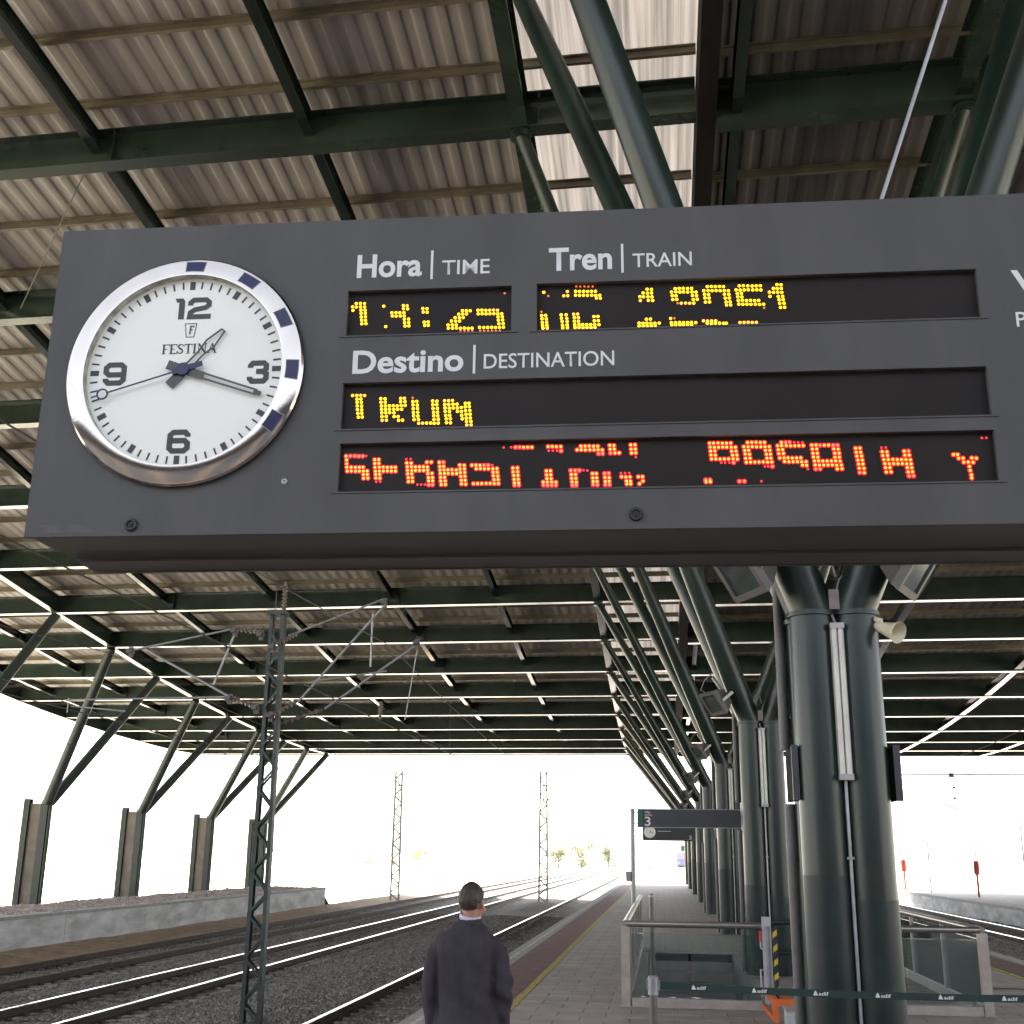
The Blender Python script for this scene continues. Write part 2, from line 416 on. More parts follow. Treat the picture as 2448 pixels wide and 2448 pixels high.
for x in STRL+STRR:
    node = x in (NODE_L, NODE_R) or abs(x-OUT_L) < .01 or abs(x-OUT_R) < .01
    longline('girder' if node else 'stringer', x, 0.004 if node else (0.30 if x < 0 else -0.20), 0.70 if node else 0.36, 0.30 if node else (0.20 if x < 0 else 0.30), 'green_beam' if node else 'green_dark')
longline('roof_gutter', XG, -0.05, 0.95, 0.34, 'black_steel', kind='b')
longline('stringer', XG+0.55, 0.0, 0.5, 0.2, 'green_dark')
longline('edge_gutter', XL-0.12, -0.03, 1.02, 0.20, 'green_dark', kind='b')
longline('edge_gutter', XR+0.12, -0.25, 1.12, 0.20, 'green_dark', kind='b')
# purlins, two in every bay
for a, c in zip(BEAMS, BEAMS[1:]):
    for t in (0.19, 0.53, 0.86):
        y = a+(c-a)*t; z = H(y)
        for (x0, x1, dz) in ((XL, XG-0.19, 0.76), (XG+0.19, XR, 0.65)):
            mb = MB(); p, q = (x0, yb(y, x0), z+dz), (x1, yb(y, x1), z+dz)
            mb.prof(p, q, [(-0.04,0),(0.04,0),(0.04,0.02),(-0.03,0.02),(-0.03,0.17),(0.04,0.17),(0.04,0.19),(-0.04,0.19)])
            mb.obj('purlin', 'olive', canopy)
# corrugated sheets, one strip between neighbouring stringers
def sheet(x0, x1, dz, m):
    pitch = 0.42; n = max(1, round((x1-x0)/pitch)); pw = (x1-x0)/n
    prof = []
    for i in range(n):
        b = x0+i*pw
        prof += [(b, 0), (b+pw*0.36, 0), (b+pw*0.40, 0.004), (b+pw*0.47, 0.020), (b+pw*0.52, 0.024), (b+pw*0.84, 0.024), (b+pw*0.89, 0.020), (b+pw*0.96, 0.004)]
    prof.append((x1, 0))
    ys = sorted(set([YS0]+list(np.linspace(YS0, YS1, 60))+BEAMS+[YS1]))
    vs = []; fs = []; m_ = len(prof)
    for y in ys:
        z = H(y)+dz
        for x, d in prof: vs.append((x, yb(y, x), z+d))
    for j in range(len(ys)-1):
        for i in range(m_-1):
            fs.append((j*m_+i, (j+1)*m_+i, (j+1)*m_+i+1, j*m_+i+1))
    mb = MB(); mb.add(vs, fs); mb.obj('roof_sheet', m, canopy, 60)
edges = sorted([XL]+STRL)+[XG]
for a, c in zip(edges, edges[1:]):
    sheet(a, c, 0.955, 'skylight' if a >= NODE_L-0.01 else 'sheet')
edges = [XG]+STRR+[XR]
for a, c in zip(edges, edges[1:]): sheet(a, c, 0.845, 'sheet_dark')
# end fascia
for (x0, x1) in ((XL, XG-0.19), (XG+0.19, XR)):
    mb = MB(); z = H(91.6)
    mb.bar((x0, yb(91.72, x0), z+0.47), (x1, yb(91.72, x1), z+0.47), 0.10, 0.92)
    mb.obj('end_fascia', 'green_beam', canopy)

# ------------------------------------------------------------------ platform columns (four tubes that fan out into four struts)
COLX = [1.56, 1.77, 1.81, 1.82, 1.84, 1.86, 1.88, 1.90]
HEAD = [4.00, 4.20, 4.25, 4.25, 4.2, 4.1, 4.0, 4.0]
coat_z = [1.62, 1.30, 1.45, 1.55, 1.5, 1.6, 1.4, 1.5]
TR, TO = 0.200, 0.185
for k in range(0, 9):
    yk = S*k
    xk = COLX[max(0, k-1)]; hz = HEAD[max(0, k-1)]
    if k == 0: lab = 'dark green four-tube column standing behind the photographer'
    else: lab = 'dark green cluster column of four steel tubes, %s in the row down the platform' % ORD[k-1]
    root = thing('steel_column', lab, 'column', (xk, yk, 0), 0, 'four-tube columns along the platform')
    n = 28 if k < 3 else 16
    for sx in (-1, 1):
        for sy in (-1, 1):
            tx, ty = sx*TO, sy*TO
            cz = coat_z[max(0, k-1)]+(0.14 if sx < 0 else -0.05)
            mb = MB(); mb.tube((tx, ty, 0.001), (tx, ty, hz), TR, n=n); tb = mb.obj('tube', 'green', root, True)
            mb = MB(); mb.tube((tx, ty, 0.002), (tx, ty, cz), TR+0.003, n=n); mb.obj('base_coating', 'green_base', tb, True)
            # strut
            X = (NODE_L if sx < 0 else NODE_R); Y = S*(k+0.25*sy); zt = H(Y)+(0.0 if sx < 0 else -0.22)
            e = V3((X-xk, yb(Y, X)-yk, zt-0.02)); p0 = V3((tx, ty, hz-0.12)); p1 = V3((tx, ty, hz+0.02))
            d = (e-p1).normalized()
            st = MB()
            st.path([p0, p1+V3((0,0,0.03)), p1+d*0.35, p1+d*(e-p1).length*0.5, e], [TR*0.99, TR*0.995, TR, 0.165, 0.125], n=n)
            so = st.obj('strut', 'green', root, 35)
            sh = MB(); sh.tube(e+V3((0,0,-0.12)), e+V3((0,0,-0.005)), 0.20, n=14); sh.obj('end_plate', 'green', so, True)
    rg = MB()
    for sx in (-1, 1):
        for sy in (-1, 1):
            rg.lathe([(TR+0.001, hz-0.03), (TR+0.022, hz-0.03), (TR+0.022, hz+0.012), (TR+0.001, hz+0.012)], n, (sx*TO, sy*TO, 0), 'z')
    rg.obj('collar', 'green', root, True)
    wb = MB()
    wb.box(-TO, TO, -0.012, 0.012, 0.01, hz-0.05); wb.box(-0.011, 0.011, -TO, -0.013, 0.01, hz-0.05); wb.box(-0.011, 0.011, 0.013, TO, 0.01, hz-0.05)
    wb.obj('web_plate', 'green', root)
    if k:
        # junction box between the tube heads, conduit down the front groove
        jb = MB(); jb.box(-0.045, 0.045, -0.33, -0.23, hz+0.02, hz+0.20); jb.obj('junction_box', 'ceramic', root)
        cd = MB(); cd.tube((0.0, -0.315, 0.002), (0.0, -0.315, hz-1.46), 0.016, n=8); cd.bar((-0.03, -0.315, 1.9), (0.03, -0.315, 1.9), 0.045, 0.02); cd.obj('conduit', 'galv', root, True)
    if k in (1, 2):
        lc = MB(); lc.path([(-.30,-.30,hz+.16), (-.26,-.335,hz+.08), (-.19,-.345,hz+.07), (-.135,-.34,hz+.16), (-.12,-.335,hz+.36), (-.07,-.33,hz+.47), (.0,-.31,hz+.45), (.03,-.30,hz+.32)], 0.013, 8)
        lc.path([(.03,-.29,hz+.20), (.06,-.30,hz+.30), (.13,-.28,hz+.36), (.20,-.30,hz+.34)], 0.010, 7); lc.obj('loose_cable', 'cable', root, True)
    if k in (1, 2, 3, 4):
        dp = MB(); xx = -0.435 if k == 1 else -0.42
        dp.path([(xx, 0.20, hz+1.2), (xx, 0.20, hz-0.05), (xx, 0.20, 2.83)], 0.05, 12); dp.path([(xx+0.02, 0.22, 2.36), (xx+0.02, 0.22, 0.01)], 0.055, 12)
        dp.obj('drainpipe', 'lamp_body', root, True)

def lamp_strip(k):
    xk, yk, hz = COLX[k-1], S*k, HEAD[k-1]
    t = thing('strip_light', 'vertical twin-tube strip light in the groove of the %s platform column' % ORD[k-1], 'light', (xk, yk-0.36, hz-1.46), 0, 'strip lights on the columns')
    mb = MB(); mb.box(-0.058, 0.058, -0.01, 0.05, 0, 1.34); mb.obj('housing', 'lamp_pale', t)
    for s in (-1, 1):
        mb = MB(); mb.tube((s*0.027, -0.022, 0.03), (s*0.027, -0.022, 1.30), 0.024, n=10); mb.obj('lamp_tube', 'tube_light', t, True)
    for z in (0.0, 1.30):
        mb = MB(); mb.box(-0.060, 0.060, -0.052, 0.0505, z-0.004, z+0.044); mb.obj('end_cap', 'lamp_pale', t)
    mb = MB(); mb.path([(0, 0.02, 1.34), (-0.02, 0.02, 1.40), (-0.05, 0.06, 1.50), (-0.04, 0.10, 1.60)], 0.012, 8); mb.obj('cable', 'cable', t, True)
for k in range(1, 7): lamp_strip(k)

def floodlight(k, side):
    xk, yk, hz = COLX[k-1], S*k, HEAD[k-1]
    px = xk-0.82 if side < 0 else xk+0.68
    t = thing('floodlight', 'grey floodlight tilted down on the %s side of the %s platform column head' % ('track' if side < 0 else 'far', ORD[k-1]), 'floodlight', (px, yk-0.55, hz+0.30), 0, 'floodlights at the column heads')
    t.rotation_euler = V3((0.78*side, -0.36, -0.58)).to_track_quat('-Z', 'Y').to_euler()
    mb = MB()      # tapered housing: wide front (local -z), narrow back
    fw, fd, bw, bd, h = 0.27, 0.21, 0.17, 0.12, 0.24
    vs = [(-fw,-fd,0),(fw,-fd,0),(fw,fd,0),(-fw,fd,0),(-fw,-fd,0.05),(fw,-fd,0.05),(fw,fd,0.05),(-fw,fd,0.05),(-bw,-bd,h),(bw,-bd,h),(bw,bd,h),(-bw,bd,h)]
    mb.add(vs, [(0,1,5,4),(1,2,6,5),(2,3,7,6),(3,0,4,7),(4,5,9,8),(5,6,10,9),(6,7,11,10),(7,4,8,11),(8,9,10,11),(3,2,1,0)])
    mb.obj('housing', 'lamp_body', t)
    mb = MB(); mb.box(-fw-.015, fw+.015, -fd-.015, -fd+.045, -0.035, -0.001); mb.box(-fw-.015, fw+.015, fd-.045, fd+.015, -0.035, -0.001)
    mb.box(-fw-.015, -fw+.045, -fd+.046, fd-.046, -0.035, -0.001); mb.box(fw-.045, fw+.015, -fd+.046, fd-.046, -0.035, -0.001); mb.obj('front_frame', 'lamp_body', t)
    mb = MB(); mb.box(-fw+.047, fw-.047, -fd+.047, fd-.047, -0.018, -0.006); mb.obj('front_glass', 'lamp_glass', t)
    mb = MB(); mb.box(-fw+.06, fw-.06, -fd+.06, fd-.06, -0.005, -0.002); mb.obj('reflector', 'galv', t)
    mb = MB()
    for s in (-1, 1): mb.bar((s*(fw+0.03), 0, 0.03), (s*(fw+0.03), 0.02, 0.27), 0.012, 0.05, (0,1,0))
    mb.bar((-fw-0.036, 0.02, 0.275), (fw+0.036, 0.02, 0.275), 0.05, 0.012); mb.obj('bracket', 'lamp_pale', t)
    c = MB(); c.path([(0.1, 0.0, 0.2), (0.14, 0.10, 0.10), (0.12, 0.30, -0.02), (0.02, 0.42, 0.10), (-0.04, 0.45, 0.30)], 0.011, 8); c.obj('cable', 'cable', t, True)
    a = MB(); a.bar((0, 0.02, 0.28), (-side*0.20, 0.35, 0.36), 0.05, 0.05); a.obj('mounting_arm', 'galv', t)
for k in range(1, 8): floodlight(k, -1)
for k in range(1, 4): floodlight(k, 1)

# loose cable loops at the first column head
t = thing('horn_speaker', 'cream horn loudspeaker fixed high on the first platform column', 'loudspeaker', (1.93, 10.58, 3.86), 0)
t.rotation_euler = (0, R(22), R(-48))
mb = MB(); mb.lathe([(0.001, -0.03), (0.035, -0.03), (0.045, 0.0), (0.050, 0.05), (0.085, 0.20), (0.098, 0.215), (0.096, 0.222), (0.082, 0.205), (0.045, 0.06), (0.001, 0.055)], 24, (0,0,0), 'z')
for i, v in enumerate(mb.v): mb.v[i] = (v[2], v[0], v[1])
mb.obj('horn', 'cream', t, 50)
mb = MB(); mb.bar((-0.14, 0.0, 0.03), (0.02, 0, 0.045), 0.03, 0.03); mb.box(-0.05, 0.0, -0.03, 0.03, 0.04, 0.075); mb.obj('bracket', 'cream', t)

for sgn, lab in ((-1, 'track'), (1, 'far')):
    t = thing('info_panel', 'thin notice panel seen edge-on at the %s side of the first platform column' % lab, 'notice panel', (1.58+sgn*0.425, 10.95, 2.38), 0, 'notice panels on the first column')
    mb = MB(); mb.box(-0.022, 0.022, -0.30, 0.30, 0.0, 0.45); mb.obj('panel', 'black_steel', t)
    mb = MB(); mb.box(-0.028+0.004*sgn, 0.028+0.004*sgn, -0.325, -0.301, -0.01, 0.46); mb.obj('frame', 'sign', t)

# ------------------------------------------------------------------ side columns beyond the tracks
for sgn in (-1, 1):
    xo = -29.75 if sgn < 0 else 33.0
    on = OUT_L if sgn < 0 else OUT_R
    for k in range(1, 9):
        yk = yb(S*k, xo)
        where = 'beyond the retaining wall' if sgn < 0 else 'beyond the far platform'
        root = thing('side_column', 'green steel side column with grey infill and twin struts %s, %s in its row' % (where, ORD[k-1]), 'column', (xo+0.32*sgn, yk, -1.5), 0, 'side columns of the canopy')
        root.scale = (1.22, 1, 1)
        top = 5.60
        m_ = -sgn
        mb = MB(); mb.ibeam((-0.42*m_, 0, 0), (-0.42*m_, 0, top+0.10), 0.36, 0.24, 0.03, 0.03, (0,1,0)); mb.obj('post', 'green_base', root)
        mb = MB(); mb.ibeam((0.34*m_, 0, 0), (0.34*m_, 0, top), 0.44, 0.30, 0.035, 0.03, (0,1,0)); mb.tube((0.565*m_, 0.1, 0), (0.565*m_, 0.1, top), 0.075, n=12); mb.obj('post', 'green_base', root)
        mb = MB(); a, b = sorted((-0.29*m_, 0.18*m_)); mb.box(a, b, 0.12, 0.24, 0.0, top-0.12); mb.obj('infill_panel', 'concrete_infill', root)
        for sy in (-1, 1):
            Y = S*(k+0.25*sy); e = V3(((on-xo-0.32*sgn)/1.22, yb(Y, on)-yk, H(Y)+1.46)); p = V3((0.45*m_, 0.1*sy+0.1, top-0.10))
            st = MB(); st.path([p, p+(e-p)*0.5, e], [0.22, 0.205, 0.18], n=14); st.obj('strut', 'green_base', root, 35)
# ------------------------------------------------------------------ ground
def sheet_grid(name, xs, ys, zf, m, kind='structure'):
    vs = [(x, y, zf(x, y)) for y in ys for x in xs]; n = len(xs)
    fs = [(j*n+i, j*n+i+1, (j+1)*n+i+1, (j+1)*n+i) for j in range(len(ys)-1) for i in range(n-1)]
    mb = MB(); mb.add(vs, fs); return tag(mb.obj(name, m, smooth=True), kind=kind)
mb = MB(); mb.add([(-2500,-600,-1.62),(2500,-600,-1.62),(2500,3400,-1.62),(-2500,3400,-1.62)], [(0,1,2,3)])
tag(mb.obj('terrain', 'terrain'), kind='structure')
def ns(x, y, s=1.0):
    return (math.sin(x*2.1*s+y*0.7*s)+math.sin(y*1.3*s-x*1.7*s+1.3)+math.sin(y*2.9*s+x*0.4*s+2.2))/3
RAILZ = -0.85
TRK_L = [-5.10, -10.78, -14.78]
TRK_R = [9.15, 13.85]
def bedz(x, y):
    z = -1.055
    for a, b in ((-5.10, -10.78),):
        m = (a+b)/2; z += 0.03*math.exp(-((x-m)/0.9)**2)
    z += 0.02*ns(x, y, 1.5)
    if 66 < y < 80: z += 0.30*math.exp(-((x+7.3)/0.8)**2-((y-71)/5.0)**2)
    return z
ysb = [-40, -10, 5]+list(np.arange(10, 100, 1.0))+[120, 160, 220, 300, 420]
sheet_grid('ballast_bed', list(np.arange(-16.6, -3.0, 0.34)), ysb, bedz, 'ballast')
sheet_grid('ballast_bed', list(np.arange(7.0, 16.35, 0.5)), ysb, lambda x, y: -1.055+0.02*ns(x, y), 'ballast')
sheet_grid('sandy_strip', list(np.arange(-18.5, -16.2, 0.24)), ysb[:-2], lambda x, y: -1.02+0.03*ns(x, y, 2)+0.10*max(0, (-17.2-x))**1.2-(0.06 if x > -16.5 else 0), 'sand')
def bermz(x, y):
    if x > -22.2: z = 0.0+0.05*ns(x, y, 1.2)+0.03*ns(x, y, 3.1)
    else: z = 0.0-(abs(x)-22.2)*0.42
    if y > 66: z -= (y-66)*0.5
    return max(z, -1.7)
sheet_grid('gravel_berm', list(np.arange(-27, -18.45, 0.3)), [-40, -10, 5]+list(np.arange(12, 71, 0.6)), bermz, 'berm')
# stones on the bed, one mass
def stones(n, xr, yfun, zf, size, m, skip):
    xs = RNG.uniform(xr[0], xr[1], n); ys = yfun(RNG.random(n)); s = RNG.uniform(size[0], size[1], n)*(0.8+0.012*ys)
    keep = np.array([not skip(x, y) for x, y in zip(xs, ys)]); xs, ys, s = xs[keep], ys[keep], s[keep]; n = len(xs)
    base = np.array([(1,0,0),(0,1,0),(-1,0,0),(0,-1,0),(0,0,.8),(0,0,-.8)], float); tri = np.array([(0,1,4),(1,2,4),(2,3,4),(3,0,4),(1,0,5),(2,1,5),(3,2,5),(0,3,5)])
    ang = RNG.uniform(0, 6.28, n); c, si = np.cos(ang), np.sin(ang)
    P = base[None]*RNG.uniform(0.55, 1.25, (n,6,3))*s[:,None,None]
    Q = P.copy(); Q[:,:,0] = P[:,:,0]*c[:,None]-P[:,:,1]*si[:,None]; Q[:,:,1] = P[:,:,0]*si[:,None]+P[:,:,1]*c[:,None]
    z = np.array([zf(x, y) for x, y in zip(xs, ys)])
    Q[:,:,0] += xs[:,None]; Q[:,:,1] += ys[:,None]; Q[:,:,2] += (z+s*0.25)[:,None]
    F = (tri[None]+(np.arange(n)*6)[:,None,None]).reshape(-1, 3)
    me = bpy.data.meshes.new('ballast_stones'); me.vertices.add(n*6); me.vertices.foreach_set('co', Q.ravel())
    me.loops.add(len(F)*3); me.loops.foreach_set('vertex_index', F.ravel().astype(np.int32)); me.polygons.add(len(F))
    me.polygons.foreach_set('loop_start', np.arange(0, len(F)*3, 3, dtype=np.int32)); me.update(calc_edges=True); me.materials.append(M[m])
    o = bpy.data.objects.new('ballast_stones', me); COL.objects.link(o); return tag(o, kind='stuff')
def near_rail(x, y):
    for t in TRK_L+TRK_R:
        if abs(abs(x-t)-0.87) < 0.13: return True
        if abs(x-t) < 1.32 and abs(((y/0.6) % 1)-0.5) < 0.19: return True
    return False
stones(90000, (-16.5, -3.1), lambda r: 15+46*r**1.7, bedz, (0.020, 0.042), 'stone', near_rail)
stones(9000, (7.2, 16.2), lambda r: 22+45*r**1.5, lambda x, y: -1.05, (0.025, 0.045), 'stone', near_rail)
stones(9000, (-22.0, -18.7), lambda r: 26+40*r, bermz, (0.012, 0.040), 'berm', lambda x, y: False)

# ------------------------------------------------------------------ tracks
sl = MB()
for s in (-1, 1):
    sl.add([(s*1.30,-.13,-.22),(s*1.30,.13,-.22),(s*0.45,.11,-.22),(s*0.45,-.11,-.22),(s*1.30,-.12,-.005),(s*1.30,.12,-.005),(s*0.45,.09,-.05),(s*0.45,-.09,-.05)],
           [(0,1,2,3),(4,7,6,5),(0,4,5,1),(1,5,6,2),(3,2,6,7),(0,3,7,4)] if s > 0 else [(3,2,1,0),(5,6,7,4),(1,5,4,0),(2,6,5,1),(7,6,2,3),(4,7,3,0)])
sl.add([(-.45,-.09,-.05),(.45,-.09,-.05),(.45,.09,-.05),(-.45,.09,-.05),(-.45,-.11,-.22),(.45,-.11,-.22),(.45,.11,-.22),(-.45,.11,-.22)], [(0,1,2,3),(0,4,5,1),(3,2,6,7)])
sleeper_mesh = sl.mesh('sleeper', 'sleeper')
fm = MB(); fm.box(-0.045, 0.045, -0.06, 0.06, -0.02, 0.035)
fast_mesh = fm.mesh('fastening', 'rust')
names_L = ['railway track beside the platform edge', 'middle railway track between the catenary mast and the far one', 'rusty railway track below the long retaining wall']
names_R = ['railway track on the far side of the platform', 'railway track along the sunlit far platform']
for i, (x0, lab) in enumerate(list(zip(TRK_L, names_L))+list(zip(TRK_R, names_R))):
    root = thing('railway_track', lab, 'track', (x0, 0, RAILZ-0.165), 0, 'railway tracks')
    yA, yB = (-30, 420)
    for s in (-1, 1):
        g = 0.87*s
        rb = MB(); rb.prof((g, yA, 0), (g, yB, 0), [(-.07,0),(.07,0),(.07,.012),(.012,.03),(.010,.115),(.036,.128),(.036,.152),(-.036,.152),(-.036,.128),(-.010,.115),(-.012,.03),(-.07,.012)])
        ro = rb.obj('rail', 'rust', root)
        hb = MB(); hb.prof((g, yA, 0), (g, yB, 0), [(-.0365,.153),(.0365,.153),(.032,.166),(-.032,.166)]); hb.obj('rail_head', 'railtop' if i != 2 else 'rust', ro)
    yy = 14.0 if i < 3 else 18.0
    y = math.floor(yy/0.6)*0.6+0.3
    end = 92 if i < 3 else 80
    while y < end:
        o = bpy.data.objects.new('sleeper', sleeper_mesh); COL.objects.link(o); o.parent = root; o.location = (RNG.normal(0, .01), y, RNG.normal(0, .004))
        if y < 32:
            for q_ in (-0.97, -0.77, 0.77, 0.97):
                f_ = bpy.data.objects.new('fastening', fast_mesh); COL.objects.link(f_); f_.parent = o; f_.location = (q_, 0, 0)
        y += 0.6

# ------------------------------------------------------------------ retaining wall
rw = thing('retaining_wall', 'long low grey concrete retaining wall with stains beyond the tracks', 'wall', (-18.4, 0, -1.2))
y = -40
while y < 66:
    y1 = min(y+5.9, 67)
    mb = MB(); mb.box(-0.25, 0, y+0.012, y1-0.012, 0, 1.13); mb.obj('wall_panel', 'concrete', rw)
    mb = MB(); mb.box(-0.30, 0.05, y+0.006, y1-0.006, 1.132, 1.23); mb.obj('coping', 'coping', rw)
    y = y1

# ------------------------------------------------------------------ platform
PX0, PX1, PY0, PY1 = -3.05, 7.0, -42, 170
HX0, HX1, HY0, HY1 = -0.34, 1.36, 17.3, 26.2
mb = MB()
zt = -0.03
for (a, b, c, d) in ((PX0+0.02, PX1-0.02, PY0, HY0), (PX0+0.02, HX0, HY0, HY1), (HX1, PX1-0.02, HY0, HY1), (PX0+0.02, PX1-0.02, HY1, PY1)):
    mb.add([(a,c,zt),(b,c,zt),(b,d,zt),(a,d,zt)], [(0,1,2,3)])
mb.add([(PX0+.02,PY0,zt),(PX0+.02,PY1,zt),(PX0+.02,PY1,-1.5),(PX0+.02,PY0,-1.5)], [(0,1,2,3)])
mb.add([(PX1-.02,PY0,zt),(PX1-.02,PY1,zt),(PX1-.02,PY1,-1.5),(PX1-.02,PY0,-1.5)], [(3,2,1,0)])
mb.add([(PX0,PY1,zt),(PX1,PY1,zt),(PX1,PY1,-1.5),(PX0,PY1,-1.5)], [(0,1,2,3)])
plat = tag(mb.obj('platform', 'concrete'), kind='structure')
# far paving as one sheet with a slab pattern in its relief; nearer slabs are built one by one
pm = mat('slab_field', (0.33, 0.275, 0.25), 0.66, var=0.14, scale=2.2)
nt = pm.node_tree; b = nt.nodes["Principled BSDF"]
g = [n for n in nt.nodes if n.type == 'NEW_GEOMETRY'][0]; rp = [n for n in nt.nodes if n.type == 'VALTORGB'][0]
bt = nt.nodes.new("ShaderNodeTexBrick"); bt.inputs["Scale"].default_value = 1.0; bt.inputs["Brick Width"].default_value = 0.6; bt.inputs["Row Height"].default_value = 0.4
bt.inputs["Mortar Size"].default_value = 0.010; bt.inputs["Color1"].default_value = (0.9,0.9,0.9,1); bt.inputs["Color2"].default_value = (1.12,1.1,1.08,1); bt.inputs["Mortar"].default_value = (0.45,0.42,0.4,1)
nt.links.new(g.outputs["Position"], bt.inputs[0])
mx = nt.nodes.new("ShaderNodeMix"); mx.data_type = 'RGBA'; mx.blend_type = 'MULTIPLY'; mx.inputs[0].default_value = 1.0
nt.links.new(rp.outputs[0], mx.inputs[6]); nt.links.new(bt.outputs[0], mx.inputs[7]); nt.links.new(mx.outputs[2], b.inputs["Base Color"])
M['slab_field'] = pm
EX0, EX1 = -1.943, 5.893       # between the yellow lines
NY0, NY1 = 12.4, 20.4        # slabs built singly
mb = MB(); z1 = -0.003
def rect(a, b, c, d, z=z1): mb.add([(a,c,z),(b,c,z),(b,d,z),(a,d,z)], [(0,1,2,3)])
rect(EX0, EX1, PY0, NY0); rect(EX0, HX0, NY1, HY1); rect(HX1, EX1, NY1, HY1); rect(EX0, EX1, HY1, PY1)
rect(3.7, EX1, 16.5, NY1, -0.012)
mb.obj('paving_field', 'slab_field', plat)
sm = []
for i in range(3):
    q = MB(); w, d, c = 0.2965, 0.1965, 0.004
    q.add([(-w,-d,-.03),(w,-d,-.03),(w,d,-.03),(-w,d,-.03),(-w,-d,-c),(w,-d,-c),(w,d,-c),(-w,d,-c),(-w+c,-d+c,0),(w-c,-d+c,0),(w-c,d-c,0),(-w+c,d-c,0)],
          [(0,1,5,4),(1,2,6,5),(2,3,7,6),(3,0,4,7),(4,5,9,8),(5,6,10,9),(6,7,11,10),(7,4,8,11),(8,9,10,11)])
    sc = (0.93, 1.0, 1.06)[i]
    M['slab%d' % i] = mat('paving_slab_tone_%d' % i, (0.33*sc, 0.275*sc, 0.25*sc), 0.66, var=0.15, scale=2.4, bump=0.15, bscale=30)
    sm.append(q.mesh('paving_slab', 'slab%d' % i))
y = NY0+0.2; row = 0; cnt = 0
while y < NY1:
    joints = [EX0]+list(np.arange(EX0+(0.3 if row % 2 else 0.6), EX1-0.05, 0.6))+[EX1]
    for a, b in zip(joints, joints[1:]):
        if y > HY0-0.2:
            if a < HX0 < b: b = HX0
            elif a < HX1 < b: a = HX1
            elif HX0 <= (a+b)/2 <= HX1: continue
        x = (a+b)/2
        if b-a < 0.06 or x > 3.9 and y > 16.4: continue
        if cnt >= 300: continue
        o = bpy.data.objects.new('paving_slab', sm[int(RNG.integers(3))]); COL.objects.link(o); o.parent = plat; o.location = (x, y, RNG.normal(-0.002, .0012)); o.scale = ((b-a)/0.6, 1, 1); cnt += 1
    y += 0.4; row += 1
# tactile strips, yellow lines, edge copings on both sides
tm = MB(); w, d = 0.197, 0.197
tm.box(-w, w, -d, d, -0.028, -0.002)
for j in range(5): tm.box(-w+0.02+j*0.075, -w+0.055+j*0.075, -d+0.004, d-0.004, -0.0019, 0.004)
tact = tm.mesh('tactile_tile', 'red_tile')
for (e, s) in ((PX0, 1), (PX1, -1)):
    a, b = sorted((e+s*0.02, e+s*0.30)); mb = MB(); mb.box(a-(0.06 if s > 0 else 0), b+(0.06 if s < 0 else 0), PY0, PY1, -0.16, -0.001); mb.obj('edge_coping', 'coping', plat)
    a, b = sorted((e+s*0.10, e+s*0.17)); mb = MB(); mb.box(a, b, PY0, PY1, -0.0009, 0.0022); mb.obj('white_line', 'white_line', plat)
    a, b = sorted((e+s*0.303, e+s*1.0)); far0 = 26.0 if s > 0 else 30
    mb = MB(); mb.box(a, b, far0, PY1, -0.028, -0.002)
    k = a+0.02
    while k < b-0.03: mb.box(k, k+0.035, far0, 60, -0.0019, 0.004); k += 0.075
    mb.obj('tactile_strip', 'red_tile', plat)
    a2, b2 = sorted((e+s*1.002, e+s*1.104)); mb = MB(); mb.box(a2, b2, PY0, PY1, -0.028, 0.0022); mb.obj('yellow_line', 'yellow', plat)
    y = 11.2 if s > 0 else 18.0
    while y < far0-0.1:
        for q in (0, 1):
            o = bpy.data.objects.new('tactile_tile', tact); COL.objects.link(o); o.parent = plat
            o.location = ((a+b)/2+(q-0.5)*0.349, y+0.2, 0); o.scale = (0.87, 1, 1)
        y += 0.4
    mb = MB(); mb.box(a, b, PY0, 11.2 if s > 0 else 18.0, -0.028, -0.002); mb.obj('tactile_strip', 'red_tile', plat)
# stairwell under the glass balustrade
st = MB()
st.box(HX0-0.15, HX0, HY0-0.15, HY1+0.15, -3.0, -0.031); st.box(HX1, HX1+0.15, HY0-0.15, HY1+0.15, -3.0, -0.031); st.box(HX0, HX1, HY0-0.15, HY0, -3.0, -0.031)
stw = tag(st.obj('stairwell', 'platform'), kind='structure')
for i in range(17):
    q = MB(); y1 = HY1-0.3*i; q.box(HX0+0.002, HX1-0.002, y1-0.31, y1, -0.17*i-0.36, -0.17*i-0.17); q.obj('stair_step', 'slab', stw)
q = MB(); q.box(HX0-0.12, HX1+0.12, HY1+0.0, HY1+0.16, -0.03, 0.006); q.obj('kerb', 'coping', stw)
q = MB(); q.box(HX0, HX1, HY0+0.002, HY1, -3.2, -3.05); q.obj('landing', 'slab', stw)

